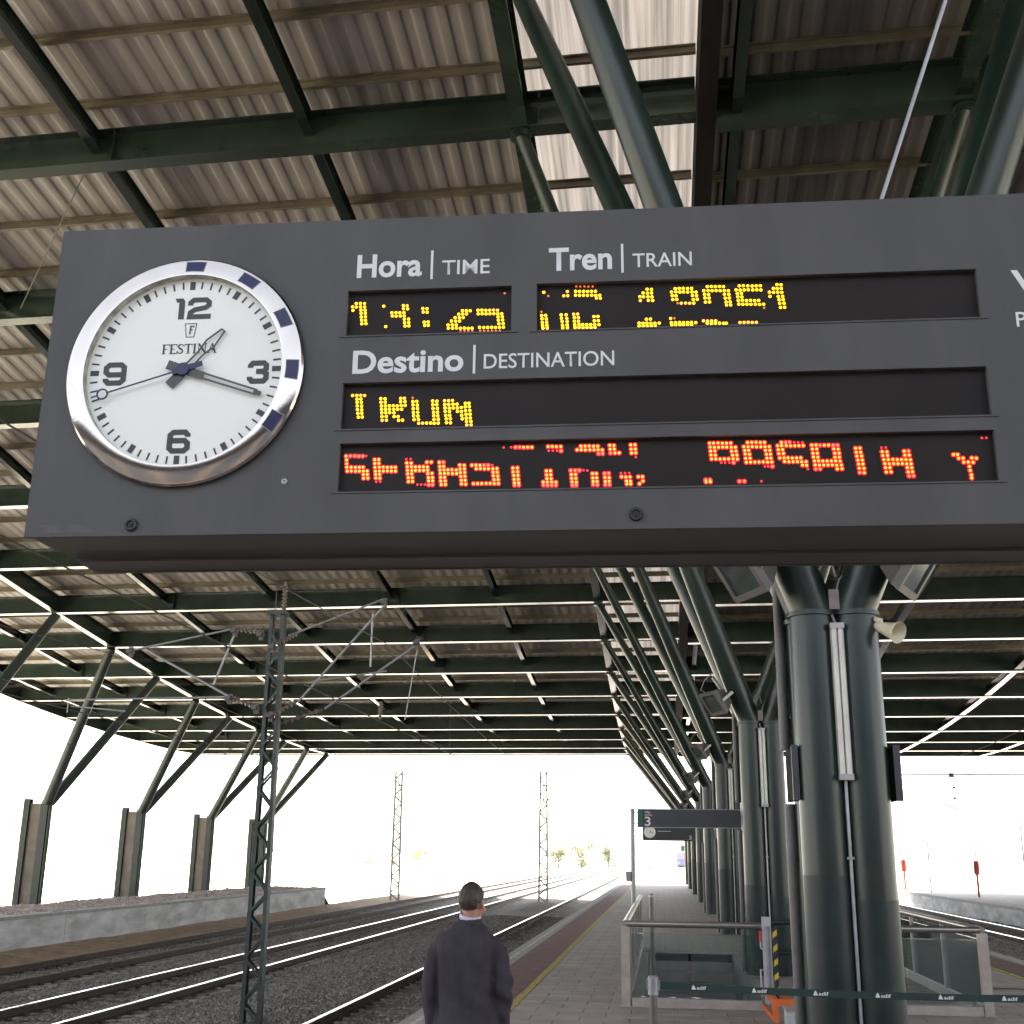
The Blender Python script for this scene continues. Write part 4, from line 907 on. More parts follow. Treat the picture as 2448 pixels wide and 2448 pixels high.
LED={'H': '968,739,2 981,739,2 994,738,1 957,728,2 969,727,2 982,727,2 995,726,2 959,716,2 984,716,2 997,715,2 985,705,2 998,705,2 986,693,2 999,693,2 988,682,2 1000,681,2 989,670,2 1002,670,2 1055,727,2 1064,658,2 1116,727,2 1128,726,1 1117,716,2 1130,715,2 1081,704,2 1094,704,2 1106,703,2 1119,703,2 1083,693,2 1095,692,2 1108,692,2 1120,692,2 1121,681,2 1134,681,2 1122,669,2 1135,669,2 1124,658,2 1136,658,2 1177,715,2 1190,714,2 1179,703,2 1191,702,2 1183,669,2 1195,669,2 1185,658,2 1196,658,2 1300,703,2 1312,703,2 1324,702,2 1289,692,2 1301,692,2 1313,692,2 1278,681,2 1291,680,2 1303,680,2 1267,670,2 1280,669,2 1292,669,2 1257,657,2 1270,657,2 1282,656,2 1258,646,2 1271,646,2 1283,646,2 1295,645,2 1307,645,2 1319,644,2 1331,644,2 1348,703,2 1360,703,2 1372,702,2 1384,702,1 1396,702,1 1408,701,1 1349,691,2 1361,691,2 1373,690,2 1385,690,2 1397,690,2 1409,689,2 1421,689,2 1410,679,2 1423,679,2 1411,668,2 1424,668,2 1413,656,2 1426,656,2 1354,646,2 1367,645,2 1379,645,2 1391,645,2 1403,644,2 1415,644,2 1427,644,2 1429,757,0 1296,637,0 1308,636,0 1320,636,0 1332,636,0 1356,635,0 1368,634,0 1380,634,0 1392,634,0 1404,633,0 1416,633,0', 'T': '1549,756,2 1563,743,0 1621,756,1 1610,742,1 1622,742,1 1646,756,2 1658,755,2 1670,755,2 1682,754,2 1694,754,2 1706,754,2 1646,743,2 1658,742,2 1670,742,2 1682,741,2 1695,741,2 1707,740,2 1719,740,2 1709,731,1 1721,730,1 1542,691,0 1543,679,2 1555,679,2 1544,668,2 1557,667,2 1545,656,2 1558,656,2 1546,646,2 1559,646,2 1547,637,2 1560,637,2 1602,679,2 1617,679,2 1603,668,2 1619,667,2 1605,657,2 1620,656,2 1606,645,2 1620,645,2 1607,636,2 1621,636,2 1640,680,1 1652,680,1 1642,669,2 1654,668,2 1642,657,2 1654,656,2 1643,645,2 1656,645,2 1667,645,2 1679,644,2 1691,644,2 1703,644,2 1716,643,2 1701,670,2 1713,670,2 1702,656,2 1714,656,2 1644,636,2 1656,636,2 1668,635,2 1680,635,2 1692,634,2 1704,634,2 1862,755,2 1875,754,2 1850,743,2 1863,742,2 1875,742,2 1840,731,2 1851,730,2 1864,730,2 1876,729,2 1841,718,1 1865,718,2 1878,717,2 1858,656,2 1870,656,2 1836,644,2 1848,643,2 1859,643,2 1871,642,2 1883,642,2 1896,642,2 1836,635,2 1848,635,2 1860,634,2 1872,634,2 1884,633,2 1946,754,2 1958,754,2 1970,754,2 1983,753,2 1995,753,2 1935,743,2 1948,743,2 1960,742,2 1971,742,2 1983,741,2 1996,741,2 2008,740,2 1937,731,2 1948,730,2 1997,729,2 2009,728,2 1938,718,2 1950,718,2 1999,716,2 2011,716,2 1952,705,0 1963,705,1 1976,705,1 1988,704,1 2000,704,2 1930,656,1 1941,656,0 1932,642,2 1944,642,2 1956,642,2 1968,641,2 1980,641,2 1991,641,2 2004,640,2 1933,635,2 1945,635,2 1957,635,2 1968,634,2 1980,634,2 1992,633,2 2042,757,2 2054,757,2 2066,756,2 2078,756,2 2090,755,2 2031,744,2 2044,744,2 2056,743,2 2068,743,2 2080,742,2 2092,742,2 2104,741,2 2033,732,2 2045,731,2 2092,730,2 2105,729,2 2034,720,2 2046,719,2 2094,717,2 2106,717,2 2035,706,2 2047,706,2 2096,704,2 2108,704,2 2097,694,1 2109,694,1 2027,645,1 2039,644,1 2051,644,1 2063,644,1 2038,637,2 2050,636,2 2062,636,2 2074,636,2 2086,635,2 2094,635,2 2137,756,2 2149,756,2 2162,755,2 2175,754,2 2187,754,2 2199,754,2 2127,743,2 2139,742,2 2151,742,2 2163,742,2 2176,741,2 2188,741,2 2200,740,2 2130,731,2 2142,731,2 2131,720,2 2143,719,2 2132,708,2 2144,708,2 2156,707,2 2168,707,2 2180,706,2 2192,706,2 2133,696,2 2145,695,2 2157,695,2 2169,694,2 2182,694,2 2194,693,2 2206,693,2 2207,681,0 2134,636,1 2146,636,1 2158,636,1 2170,635,1 2182,635,1 2248,756,2 2260,755,2 2237,744,2 2248,743,2 2260,743,2 2225,732,2 2237,731,2 2249,731,2 2261,730,2 2226,718,2 2250,717,2 2263,717,2 2252,706,2 2264,706,2 2253,694,2 2266,694,2 2255,681,2 2267,681,2 1620,782,0 1648,772,0 1660,771,0 1673,771,0 1685,770,0 1698,770,0', 'D': '972,434,2 985,434,2 997,434,1 1009,433,1 986,422,2 998,422,2 987,412,2 1000,411,2 988,400,2 1001,399,2 989,388,2 1002,387,2 991,376,2 1003,376,2 993,364,2 1005,364,2 1059,422,2 1072,421,2 1060,410,2 1073,410,2 1062,398,2 1074,398,2 1086,398,2 1098,398,2 1110,397,2 1063,387,2 1075,387,2 1087,387,2 1100,386,2 1112,386,2 1124,386,2 1064,376,2 1076,376,2 1088,376,2 1101,375,2 1065,364,2 1078,364,2 1102,363,2 1114,363,2 1066,352,1 1079,352,1 1116,351,2 1128,351,2 1120,421,2 1131,421,1 1120,410,2 1133,410,2 1122,398,2 1134,398,2 1156,422,0 1157,410,2 1169,410,2 1158,399,2 1171,398,2 1159,387,2 1172,387,2 1160,375,2 1173,375,2 1161,364,2 1174,363,2 1163,352,2 1176,352,2 1177,340,1 1189,340,1 1201,340,2 1213,340,2 1224,339,2 1236,339,2 1217,410,2 1230,409,2 1218,398,2 1230,398,2 1219,386,2 1232,386,2 1221,374,2 1233,374,2 1222,363,2 1234,362,2 1223,351,2 1236,351,2 1253,410,1 1265,410,1 1277,410,1 1254,398,2 1266,398,2 1279,398,2 1291,398,2 1255,387,2 1268,386,2 1280,386,2 1292,386,2 1256,376,2 1269,375,2 1293,375,2 1305,374,2 1258,363,2 1270,363,2 1306,362,2 1260,352,2 1272,352,2 1308,351,2 1261,340,2 1273,339,2 1304,387,2 1316,400,2 1327,400,2 1316,389,2 1328,389,2 1317,377,2 1330,377,2 1319,365,2 1331,365,2 1320,353,2 1332,353,2 1321,342,2 1334,342,2 1322,331,1 1335,331,1', 'R': '962,241,2 975,241,1 988,241,1 1000,240,1 1012,240,1 1023,240,0 964,229,2 965,217,2 966,206,2 979,206,2 992,205,2 1004,205,2 1015,205,2 968,194,2 980,194,2 993,193,2 1005,193,2 1017,193,2 1028,193,2 1017,183,2 1029,182,2 1018,171,2 1031,171,2 1049,228,2 1061,228,2 1050,216,2 1062,216,2 1051,204,2 1064,204,2 1076,204,2 1088,203,2 1100,203,2 1112,203,2 1053,192,2 1065,192,2 1077,192,2 1089,192,2 1101,191,2 1113,191,2 1054,182,2 1066,182,2 1055,171,2 1067,170,2 1057,159,0 1069,159,0 1144,228,0 1157,228,0 1146,216,2 1159,215,2 1148,204,2 1160,204,2 1172,203,2 1184,203,2 1196,203,2 1208,202,2 1149,193,2 1162,192,2 1173,192,2 1185,192,2 1197,192,2 1209,192,2 1150,182,2 1162,182,2 1152,170,2 1164,170,2 1153,158,2 1165,158,2 1206,217,2 1219,217,2 1210,182,2 1222,182,2 1212,169,2 1224,169,2 1213,159,2 1225,159,2 1180,148,0 1191,148,0 1202,148,0 1214,147,1 1225,147,1 1243,216,2 1255,216,1 1245,203,2 1256,203,2 1246,192,2 1258,192,2 1269,192,2 1281,192,2 1294,191,2 1247,181,2 1259,181,2 1270,181,2 1283,180,2 1295,180,2 1248,169,2 1260,169,2 1249,158,2 1262,158,2 1251,147,2 1263,147,2 1304,206,2 1317,205,2 1305,194,2 1318,194,2 1306,183,2 1319,183,2 1308,171,2 1320,171,2 1310,159,2 1321,159,2 1311,148,2 1323,147,2 1340,205,2 1352,205,2 1364,204,2 1376,204,1 1388,204,1 1400,204,0 1353,194,2 1365,194,2 1377,193,2 1389,193,2 1402,193,2 1414,193,2 1403,182,2 1415,182,2 1404,171,2 1417,170,2 1406,159,2 1418,159,2 1346,148,2 1358,148,2 1370,148,2 1383,148,2 1395,148,2 1407,147,2 1419,147,2 1433,258,0 1455,258,0 1468,258,1 1480,258,1 1492,257,2 1504,257,2 1516,257,2 1564,258,2 1576,258,2 1588,257,2 1601,257,2 1566,245,0 1578,245,0 1590,245,0 1602,244,1 1660,257,2 1672,257,2 1684,257,2 1697,256,2 1709,256,2 1649,246,2 1661,246,2 1673,245,2 1686,245,2 1698,245,2 1710,245,2 1722,244,2 1711,233,1 1723,233,1 1744,258,2 1756,257,2 1745,246,2 1757,246,2 1746,234,1 1759,234,2 1771,234,2 1805,258,2 1817,258,2 1806,245,2 1818,245,2 1807,233,2 1819,233,2 1819,220,0 1461,194,2 1474,194,2 1462,182,2 1475,182,2 1464,171,2 1476,171,2 1465,159,2 1477,159,2 1466,148,2 1478,148,2 1559,183,2 1571,183,2 1560,171,2 1572,171,2 1561,160,2 1573,159,2 1550,149,2 1562,149,2 1575,149,2 1587,148,2 1630,183,1 1643,183,1 1655,183,1 1667,183,0 1678,182,0 1632,171,2 1644,171,2 1633,159,2 1645,159,2 1634,148,2 1646,147,2 1693,172,2 1704,172,2 1694,159,2 1705,159,2 1695,148,2 1706,148,2 1728,172,1 1740,172,1 1729,160,2 1741,159,2 1730,148,2 1741,148,2 1775,172,0 1787,172,0 1799,172,0 1777,161,2 1789,160,2 1801,160,2 1791,148,2 1802,147,2 1792,139,2 1803,139,2 1825,160,2 1837,160,2 1838,147,2 1828,139,2 1467,141,1 1479,141,1 1551,140,1 1563,139,1 1575,139,1 1587,139,1 1635,138,1 1646,138,1 1695,139,1 1707,138,1 1730,138,1 1742,138,1 2032,258,2 2043,258,2 2056,258,2 2068,257,2 2080,257,2 2092,257,2 2033,246,2 2045,245,2 2057,245,2 2069,245,2 2080,245,2 2093,244,2 2105,244,2 2034,234,2 2046,234,2 2094,232,2 2106,232,2 2035,222,2 2047,221,2 2096,220,2 2108,220,2 2036,210,2 2048,210,2 2060,209,2 2072,209,2 2084,209,2 2097,209,2 2109,208,2 2063,198,0 2074,198,0 2086,198,0 2098,198,1 2140,258,2 2152,258,2 2164,258,2 2176,257,2 2188,257,2 2129,245,2 2141,245,2 2153,245,2 2165,244,2 2177,244,2 2189,244,2 2201,244,2 2131,234,2 2142,234,2 2190,233,2 2202,233,2 2132,223,2 2144,222,2 2192,221,2 2203,221,2 2133,210,2 2145,210,2 2193,209,2 2204,209,2 2134,198,2 2146,198,2 2158,198,2 2170,198,2 2182,198,2 2194,197,2 2206,197,2 2186,184,0 2195,184,0 2207,184,1 2236,256,2 2248,256,1 2259,256,1 2272,256,0 2283,255,0 2295,255,0 2225,246,2 2236,246,2 2249,246,2 2261,245,2 2273,245,2 2285,245,2 2297,245,2 2226,234,2 2238,234,2 2227,222,2 2240,222,2 2229,209,2 2241,209,2 2252,209,2 2264,208,2 2276,208,2 2288,208,2 2242,198,2 2254,197,2 2266,197,2 2278,197,2 2290,196,2 2302,196,2 2292,186,2 2303,185,2 2306,174,0 2321,246,2 2333,246,2 2344,245,1 2356,245,2 2368,245,2 2381,244,1 2393,244,1 2322,234,2 2334,234,2 2382,233,2 2394,232,2 2323,221,2 2335,221,2 2384,220,2 2396,220,2 2324,210,2 2336,209,2 2384,208,2 2396,208,2 2326,198,2 2337,198,2 2349,197,2 2361,197,2 2373,197,2 2385,197,2 2397,196,2 2327,186,2 2339,185,2 2351,185,2 2363,185,2 2375,185,2 2387,184,2 2400,184,2 2328,174,1 2340,174,1 2388,173,2 2401,173,2 2017,147,1 2029,147,1 2018,141,2 2030,141,2 2112,141,1 2126,141,1 2174,140,0 2443,234,2 2455,234,2 2444,222,2 2456,221,2 2445,210,2 2458,210,2 2447,198,2 2459,198,2 2448,186,2 2460,186,2 2449,174,2 2462,173,2 2450,161,1 2462,160,2 2515,234,0 2527,234,0 2516,222,2 2529,221,2 2517,210,2 2530,210,2 2519,198,2 2531,198,2 2544,198,2 2556,197,2 2568,197,2 2580,197,2 2592,196,2 2521,186,2 2533,185,2 2545,185,2 2557,185,2 2569,185,2 2581,184,2 2593,184,2 2522,174,2 2534,174,2 2582,173,2 2594,172,2 2523,161,2 2536,161,2 2583,160,2 2595,160,2 2585,148,1 2597,148,1 2577,222,2 2589,222,1 2578,210,2 2590,210,2 2712,209,2 2723,209,2 2725,198,2 2737,198,2 2761,198,2 2773,197,2 2738,186,2 2750,186,2 2763,185,2 2752,173,2 2753,161,2 2755,148,2 2755,139,2 2794,257,0 2806,257,0'}
# ------------------------------------------------------------------ departure board (local axes: x along the face, y into the board, z up)
OB = V3((-1.87, 3.2, 2.79)); RB = R(1.5); BW, BHH = 3.72, 1.0195
board = thing('departure_board', 'big dark grey hanging departure board with amber and red dot-matrix lines', 'departure board', OB, RB)
WIN = {'H': (.945, 1.452, .6235, .7735), 'T': (1.529, 2.822, .6230, .7770), 'D': (.945, 2.822, .3207, .4680), 'R': (.946, 2.824, .1250, .2750), 'V': (3.03, 3.45, .32, .56)}
mb = MB()
xs = sorted({0, BW, *[w[i] for w in WIN.values() for i in (0, 1)]}); zs = sorted({0, BHH, *[w[i] for w in WIN.values() for i in (2, 3)]})
TH = 0.018
for i in range(len(xs)-1):
    for j in range(len(zs)-1):
        cx, cz = (xs[i]+xs[i+1])/2, (zs[j]+zs[j+1])/2
        if any(w[0] < cx < w[1] and w[2] < cz < w[3] for w in WIN.values()): continue
        mb.add([(xs[i],0,zs[j]),(xs[i+1],0,zs[j]),(xs[i+1],0,zs[j+1]),(xs[i],0,zs[j+1])], [(0,1,2,3)])
def ring(x0, x1, z0, z1, inward):
    v = [(x0,0,z0),(x1,0,z0),(x1,0,z1),(x0,0,z1),(x0,TH,z0),(x1,TH,z0),(x1,TH,z1),(x0,TH,z1)]
    f = [(0,1,5,4),(1,2,6,5),(2,3,7,6),(3,0,4,7)]
    mb.add(v, f if inward else [q[::-1] for q in f])
for w in WIN.values(): ring(*w, True)
ring(0, BW, 0, BHH, False)
mb.obj('front_panel', 'board', board)
for k, w in WIN.items():
    q = MB(); q.box(w[0]-.012, w[1]+.012, TH+.0015, TH+.012, w[2]-.012, w[3]+.012); so = q.obj('display_window', 'screen', board)
    q = MB(); e = .004
    q.bar((w[0]-.02, -.0015, w[2]-e), (w[1]+.02, -.0015, w[2]-e), .003, .004); q.obj('sill_strip', 'board', so)
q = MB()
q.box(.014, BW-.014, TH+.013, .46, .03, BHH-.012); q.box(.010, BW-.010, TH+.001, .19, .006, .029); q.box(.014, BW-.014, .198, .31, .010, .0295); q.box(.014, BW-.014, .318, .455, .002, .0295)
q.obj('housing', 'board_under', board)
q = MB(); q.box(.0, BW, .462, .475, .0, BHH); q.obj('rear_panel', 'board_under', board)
for (x, z, r) in ((.3296, .0325, .0195), (1.8166, .0416, .0195), (3.30, .045, .0195)):
    q = MB(); q.lathe([(r, 0), (r, .006), (r*.86, .010), (r*.62, .010), (r*.55, .005), (r*.34, .005), (r*.30, .009), (r*.12, .009), (.0005, .003)], 24, (x, 0, z)); q.obj('lock_screw', 'rubber', board, 30)
q = MB(); q.lathe([(.009, 0), (.009, .003), (.005, .004), (.004, .001), (.0005, .001)], 16, (.785, 0, .159)); q.obj('small_screw', 'galv', board, 30)
for (t, x0, x1, z, c, bold) in (('Hora', .9695, 1.1735, .8187, .0765, .025), ('TIME', 1.2366, 1.3840, .8178, .0480, .007), ('Tren', 1.5653, 1.7575, .8197, .0750, .025), ('TRAIN', 1.8200, 1.9975, .8204, .0455, .007),
                               ('Destino', .9715, 1.3100, .4990, .0730, .025), ('DESTINATION', 1.3712, 1.7605, .5025, .0465, .007), ('Vía', 2.9185, 3.075, .6913, .0765, .025), ('PLATFORM', 2.9185, 3.235, .5885, .0455, .007)):
    lettering('lettering', t, x0, x1, z, c, -.0012, 'white_print', board, bold)
for (x, z0, z1) in ((1.2005, .804, .9015), (1.7850, .8035, .9005), (1.3385, .487, .5800)):
    q = MB(); q.box(x, x+.0075, -.0014, -.0006, z0, z1); q.obj('divider', 'white_print', board)
def disc(mb, x, z, r, y, mi, n=10):
    vs = [(x+r*math.cos(2*math.pi*k/n), y, z+r*math.sin(2*math.pi*k/n)) for k in range(n)]
    mb.add(vs+[(v[0], y+.0006, v[2]) for v in vs], [tuple(range(n))]+[(k, k+n, (k+1) % n+n, (k+1) % n) for k in range(n)], mi)
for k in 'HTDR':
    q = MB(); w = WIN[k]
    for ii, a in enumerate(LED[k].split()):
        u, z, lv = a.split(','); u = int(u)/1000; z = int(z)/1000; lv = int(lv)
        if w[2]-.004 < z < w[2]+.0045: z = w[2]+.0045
        if lv: disc(q, u, z, .0052 if k != 'R' else .0072, TH-.0002-1e-6*(ii % 300), 3)  # wider emissive disc paints the glow around each lit dot
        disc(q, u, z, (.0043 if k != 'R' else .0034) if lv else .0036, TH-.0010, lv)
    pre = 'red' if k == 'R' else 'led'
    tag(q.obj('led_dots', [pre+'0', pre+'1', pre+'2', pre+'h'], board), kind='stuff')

q = MB(); q.box(.045, .215, -.0006, -.0001, .012, .036); q.obj('sticker_trace', 'sticker', board)
# ------------------------------------------------------------------ clock
clk = thing('station_clock', 'round chrome-rimmed station clock with white dial and blue rim marks on the departure board', 'clock', OB+Matrix.Rotation(RB, 3, 'Z') @ V3((.450, 0, .519)), RB)
q = MB(); q.lathe([(.374, .001), (.374, .015), (.368, .0205), (.316, .0325), (.311, .0315)], 128); bz = q.obj('bezel', 'chrome', clk, 25)
q = MB(); q.lathe([(.3112, .031), (.3105, .006)], 128); q.obj('inner_rim', 'dial_wall', bz, 25)
def onbez(r): return .0325+(.0205-.0325)*(r-.316)/(.368-.316)
for th in (2, 33, 62.5, 92, 121):
    for (ra, rb_, dh, m, da) in ((.3235, .3625, .0004, 'coping', 5.3), (.3255, .3605, .0009, 'navy', 4.9)):
        q = MB(); a = R(90-th); q.lathe([(rb_, onbez(rb_)+dh), (ra, onbez(ra)+dh)], 6, a0=a-R(da), a1=a+R(da)); q.obj('rim_mark' if m == 'navy' else 'mark_border', m, bz, True)
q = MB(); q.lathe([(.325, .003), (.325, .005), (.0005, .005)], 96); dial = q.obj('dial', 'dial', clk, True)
hm = MB(); hm.plate([(-.0085, .2735), (.0085, .2735), (.0085, .3005), (-.0085, .3005)], -.0062, -.0052); hme = hm.mesh('hour_mark', 'dial_ink')
mm = MB(); mm.plate([(-.0027, .2765), (.0027, .2765), (.0027, .3005), (-.0027, .3005)], -.0062, -.0052); mme = mm.mesh('minute_mark', 'dial_ink')
for i in range(60):
    o = bpy.data.objects.new('minute_mark' if i % 5 else 'hour_mark', mme if i % 5 else hme); COL.objects.link(o); o.parent = dial; o.rotation_euler = (0, R(6*i), 0)
def glyph(name, polys, strokes, x0, z0, w, h, sw, y0, m, par):
    q = MB()
    for p in polys: q.plate([(x0+a*w, z0+b*h) for a, b in p], y0, y0+.0008)
    for i, s_ in enumerate(strokes): q.stroke([(x0+a*w, z0+b*h) for a, b in s_], sw, y0-.00004*i, y0+.0008)
    return q.obj(name, m, par)
G2 = [[(.11,.64),(.11,.76),(.24,.89),(.76,.89),(.89,.77),(.89,.63),(.76,.52),(.30,.43),(.13,.30),(.11,.10),(1.0,.10)]]
G3 = [[(.11,.70),(.11,.78),(.22,.90),(.76,.90),(.88,.80),(.88,.64),(.76,.53),(.40,.53)], [(.70,.53),(.90,.42),(.90,.22),(.78,.10),(.22,.10),(.10,.22),(.10,.30)]]
G6 = [[(.89,.70),(.89,.78),(.77,.90),(.25,.90),(.11,.78),(.11,.22),(.25,.10),(.76,.10),(.90,.22),(.90,.42),(.76,.54),(.20,.54)]]
G9 = [[(1-a, 1-b) for a, b in G6[0]]]
Y0 = -.0063
glyph('numeral_one', [[(0,1),(.62,1),(.80,.86),(.80,0),(.34,0),(.34,.80),(.16,.80)]], [], -.052, .174, .040, .071, .016, Y0, 'dial_ink', dial)
glyph('numeral_two', [], G2, -.010, .174, .076, .072, .0165, Y0, 'dial_ink', dial)
glyph('numeral_three', [], G3, .199, -.047, .064, .074, .0170, Y0, 'dial_ink', dial)
glyph('numeral_six', [], G6, -.034, -.266, .070, .074, .0172, Y0, 'dial_ink', dial)
glyph('numeral_nine', [], G9, -.258, -.041, .072, .075, .0172, Y0, 'dial_ink', dial)
# maker's mark: F in a tapered shield and a line of serif capitals
q = MB(); q.stroke([(-.013,.158),(.024,.158),(.018,.113),(-.006,.113)], .0022, Y0, Y0+.0008, closed=True)
q.stroke([(.004,.122),(.006,.149)], .0045, Y0-.0001, Y0+.0008); q.stroke([(.003,.149),(.015,.149),(.0155,.145)], .0035, Y0-.0002, Y0+.0008); q.stroke([(.005,.137),(.012,.137)], .0032, Y0-.0003, Y0+.0008)
q.obj('shield_mark', 'dial_ink', dial)
B_ = .058; hh = .032; x = -.079
SER = {'F': (.72, [((.16,.0),(.16,1),.17), ((.0,.96),(.70,.96),.08), ((.70,.98),(.70,.74),.05), ((.16,.5),(.5,.5),.07), ((.0,.03),(.34,.03),.06)]),
       'E': (.76, [((.16,.0),(.16,1),.17), ((.0,.96),(.70,.96),.08), ((.70,.98),(.70,.76),.05), ((.16,.5),(.5,.5),.07), ((.0,.04),(.74,.04),.08), ((.74,.0),(.74,.25),.05)]),
       'T': (.82, [((.38,.0),(.38,1),.17), ((.0,.96),(.76,.96),.08), ((.02,.98),(.02,.72),.05), ((.74,.98),(.74,.72),.05), ((.22,.03),(.54,.03),.06)]),
       'I': (.42, [((.16,.0),(.16,1),.17), ((.0,.97),(.32,.97),.06), ((.0,.03),(.32,.03),.06)]),
       'N': (.98, [((.12,.0),(.12,1),.07), ((.12,1),(.78,.02),.17), ((.78,.0),(.78,1),.07), ((.0,.03),(.26,.03),.06), ((.0,.97),(.2,.97),.06), ((.64,.97),(.92,.97),.06)]),
       'A': (.95, [((.08,.0),(.42,1),.07), ((.42,1),(.78,.0),.17), ((.2,.35),(.62,.35),.06), ((.0,.03),(.22,.03),.06), ((.64,.03),(.92,.03),.06)]),
       'S': (.66, [((.55,.78),(.54,.90),.07), ((.54,.90),(.30,.97),.08), ((.30,.97),(.08,.84),.12), ((.08,.84),(.12,.62),.14), ((.12,.62),(.46,.42),.17), ((.46,.42),(.54,.20),.14), ((.54,.20),(.34,.03),.12), ((.34,.03),(.06,.10),.08), ((.06,.10),(.04,.28),.07)])}
for ch in 'FESTINA':
    wdt, sg = SER[ch]; q = MB()
    for i, (a, b, t) in enumerate(sg): q.stroke([(x+a[0]*hh, B_+a[1]*hh), (x+b[0]*hh, B_+b[1]*hh)], t*hh, Y0-.00003*i, Y0+.0008)
    q.obj('serif_letter', 'dial_ink', dial); x += wdt*hh+.0008
def hand(name, m, ang, y, build):
    q = MB(); build(q); o = q.obj(name, m, clk); o.location = (0, y, 0); o.rotation_euler = (0, R(ang), 0); return o
def hourh(q):
    q.stroke([(-.010,.020),(-.010,.075),(-.017,.115),(-.006,.172),(.006,.172),(.017,.115),(.010,.075),(.010,.020)], .0045, -.0015, .0015)
    q.plate([(-.016,-.066),(.016,-.066),(.016,.022),(-.016,.022)], -.0016, .0016)
def minh(q):
    q.stroke([(-.0085,.06),(-.0075,.245),(.0075,.245),(.0085,.06)], .0055, -.0015, .0015)
    q.plate([(-.0075,.238),(.0075,.238),(.0068,.262),(-.0068,.262)], -.0017, .0016); q.plate([(-.015,-.055),(.015,-.055),(.0125,.068),(-.0125,.068)], -.0018, .0017)
def sech(q):
    q.plate([(-.0022,.02),(.0022,.02),(.0022,.243),(-.0022,.243)], -.0012, .0012)
    q.lathe([(.0135,-.0012),(.0135,.0012),(.0185,.0012),(.0185,-.0012)], 28, (0, 0, .259)); q.plate([(-.002,.277),(.002,.277),(.002,.295),(-.002,.295)], -.0012, .0012)
    q.plate([(-.008,-.062),(.008,-.062),(.010,.0),(.007,.035),(-.007,.035),(-.010,.0)], -.0014, .0014); q.lathe([(.020,-.0014),(.020,.004),(.0005,.004)], 24)
hand('hour_hand', 'hand', 41, -.0125, hourh); hand('minute_hand', 'hand', 109, -.0170, minh); hand('second_hand', 'navy', 253, -.0215, sech)
# hangers
for i, (p, q_) in enumerate((((.70, 3.42, 3.812), (3.62, 3.42, 12.0)), ((-1.1, 3.5, 3.81), (-1.1, 3.5, 15.1)), ((1.5, 3.5, 3.83), (1.5, 3.5, 15.0)))):
    if i == 1: continue
    t = thing('hanger_cable', 'pale slanting steel cable rising from the top of the departure board' if i == 0 else 'upright steel cable holding the outer end of the departure board', 'cable', p)
    mb = MB(); mb.tube((0,0,0), V3(q_)-V3(p), .0065, n=8); mb.obj('cable_strand', 'galv', t, True)
    mb = MB(); mb.tube((0,0,-.003), (0,0,.05), .014, n=10); mb.obj('terminal', 'galv', t, True)
t = thing('stay_wire', 'thin stay wire slanting down to a canopy beam left of the clock', 'wire', (-12.0, 21.0, 15.75))
mb = MB(); mb.tube((0,0,0), (-2.0, 1.6, -2.25), .012, n=6); mb.obj('wire_strand', 'cable', t, True)
# ------------------------------------------------------------------ person walking away
def ell(mb, c, r, rot=None, nu=18, nv=12):
    vs = [];
    for j in range(nv+1):
        ph = -math.pi/2+math.pi*j/nv
        for i in range(nu):
            th = 2*math.pi*i/nu; v = V3((r[0]*math.cos(ph)*math.cos(th), r[1]*math.cos(ph)*math.sin(th), r[2]*math.sin(ph)))
            if rot: v = rot @ v
            vs.append(V3(c)+v)
    fs = [(j*nu+i, j*nu+(i+1) % nu, (j+1)*nu+(i+1) % nu, (j+1)*nu+i) for j in range(nv) for i in range(nu)]
    mb.add(vs, fs)
def loft(mb, secs, n=40, p=2.3):
    rings = []
    for (cx, cy, z, a, b) in secs:
        g = []
        for k in range(n):
            t = 2*math.pi*k/n; c, s = math.cos(t), math.sin(t)
            g.append(V3((cx+a*math.copysign(abs(c)**(2/p), c), cy+b*math.copysign(abs(s)**(2/p), s), z)))
        rings.append(g)
    fs = [(j*n+k, j*n+(k+1) % n, (j+1)*n+(k+1) % n, (j+1)*n+k) for j in range(len(secs)-1) for k in range(n)]
    fs += [tuple(range(n-1, -1, -1)), tuple(range((len(secs)-1)*n, len(secs)*n))]
    mb.add([v for g in rings for v in g], fs)
def fuse(mb, name, m, parent, vox, smooth=6, disp=None):
    o = mb.obj(name, m, None)
    r_ = o.modifiers.new('r', 'REMESH'); r_.mode = 'VOXEL'; r_.voxel_size = vox; r_.use_smooth_shade = True
    s_ = o.modifiers.new('s', 'SMOOTH'); s_.iterations = smooth; s_.factor = 0.5
    me = bpy.data.meshes.new_from_object(o.evaluated_get(bpy.context.evaluated_depsgraph_get()))
    old = o.data; o.modifiers.clear(); o.data = me; bpy.data.meshes.remove(old); me.name = name
    if disp:
        n = len(me.vertices); co = np.empty(n*3); me.vertices.foreach_get('co', co); no = np.empty(n*3); me.vertex_normals.foreach_get('vector', no)
        co = co.reshape(-1,3); no = no.reshape(-1,3); co += no*disp(co)[:,None]; me.vertices.foreach_set('co', co.ravel()); me.update()
    me.polygons.foreach_set('use_smooth', [True]*len(me.polygons))
    if not me.materials: me.materials.append(M[m])
    o.parent = parent
    return o
man = thing('person', 'man in a dark navy suit with short greying hair, seen from behind on the platform', 'person', (-1.185, 7.5, 0))
man.scale = (0.955, 1, 1)
HR = Matrix.Rotation(R(-17), 3, 'Z'); HC = V3((0.022, 0.012, 1.615))
def hp(x, y, z): return HC+HR @ V3((x, y, z))
b = MB()
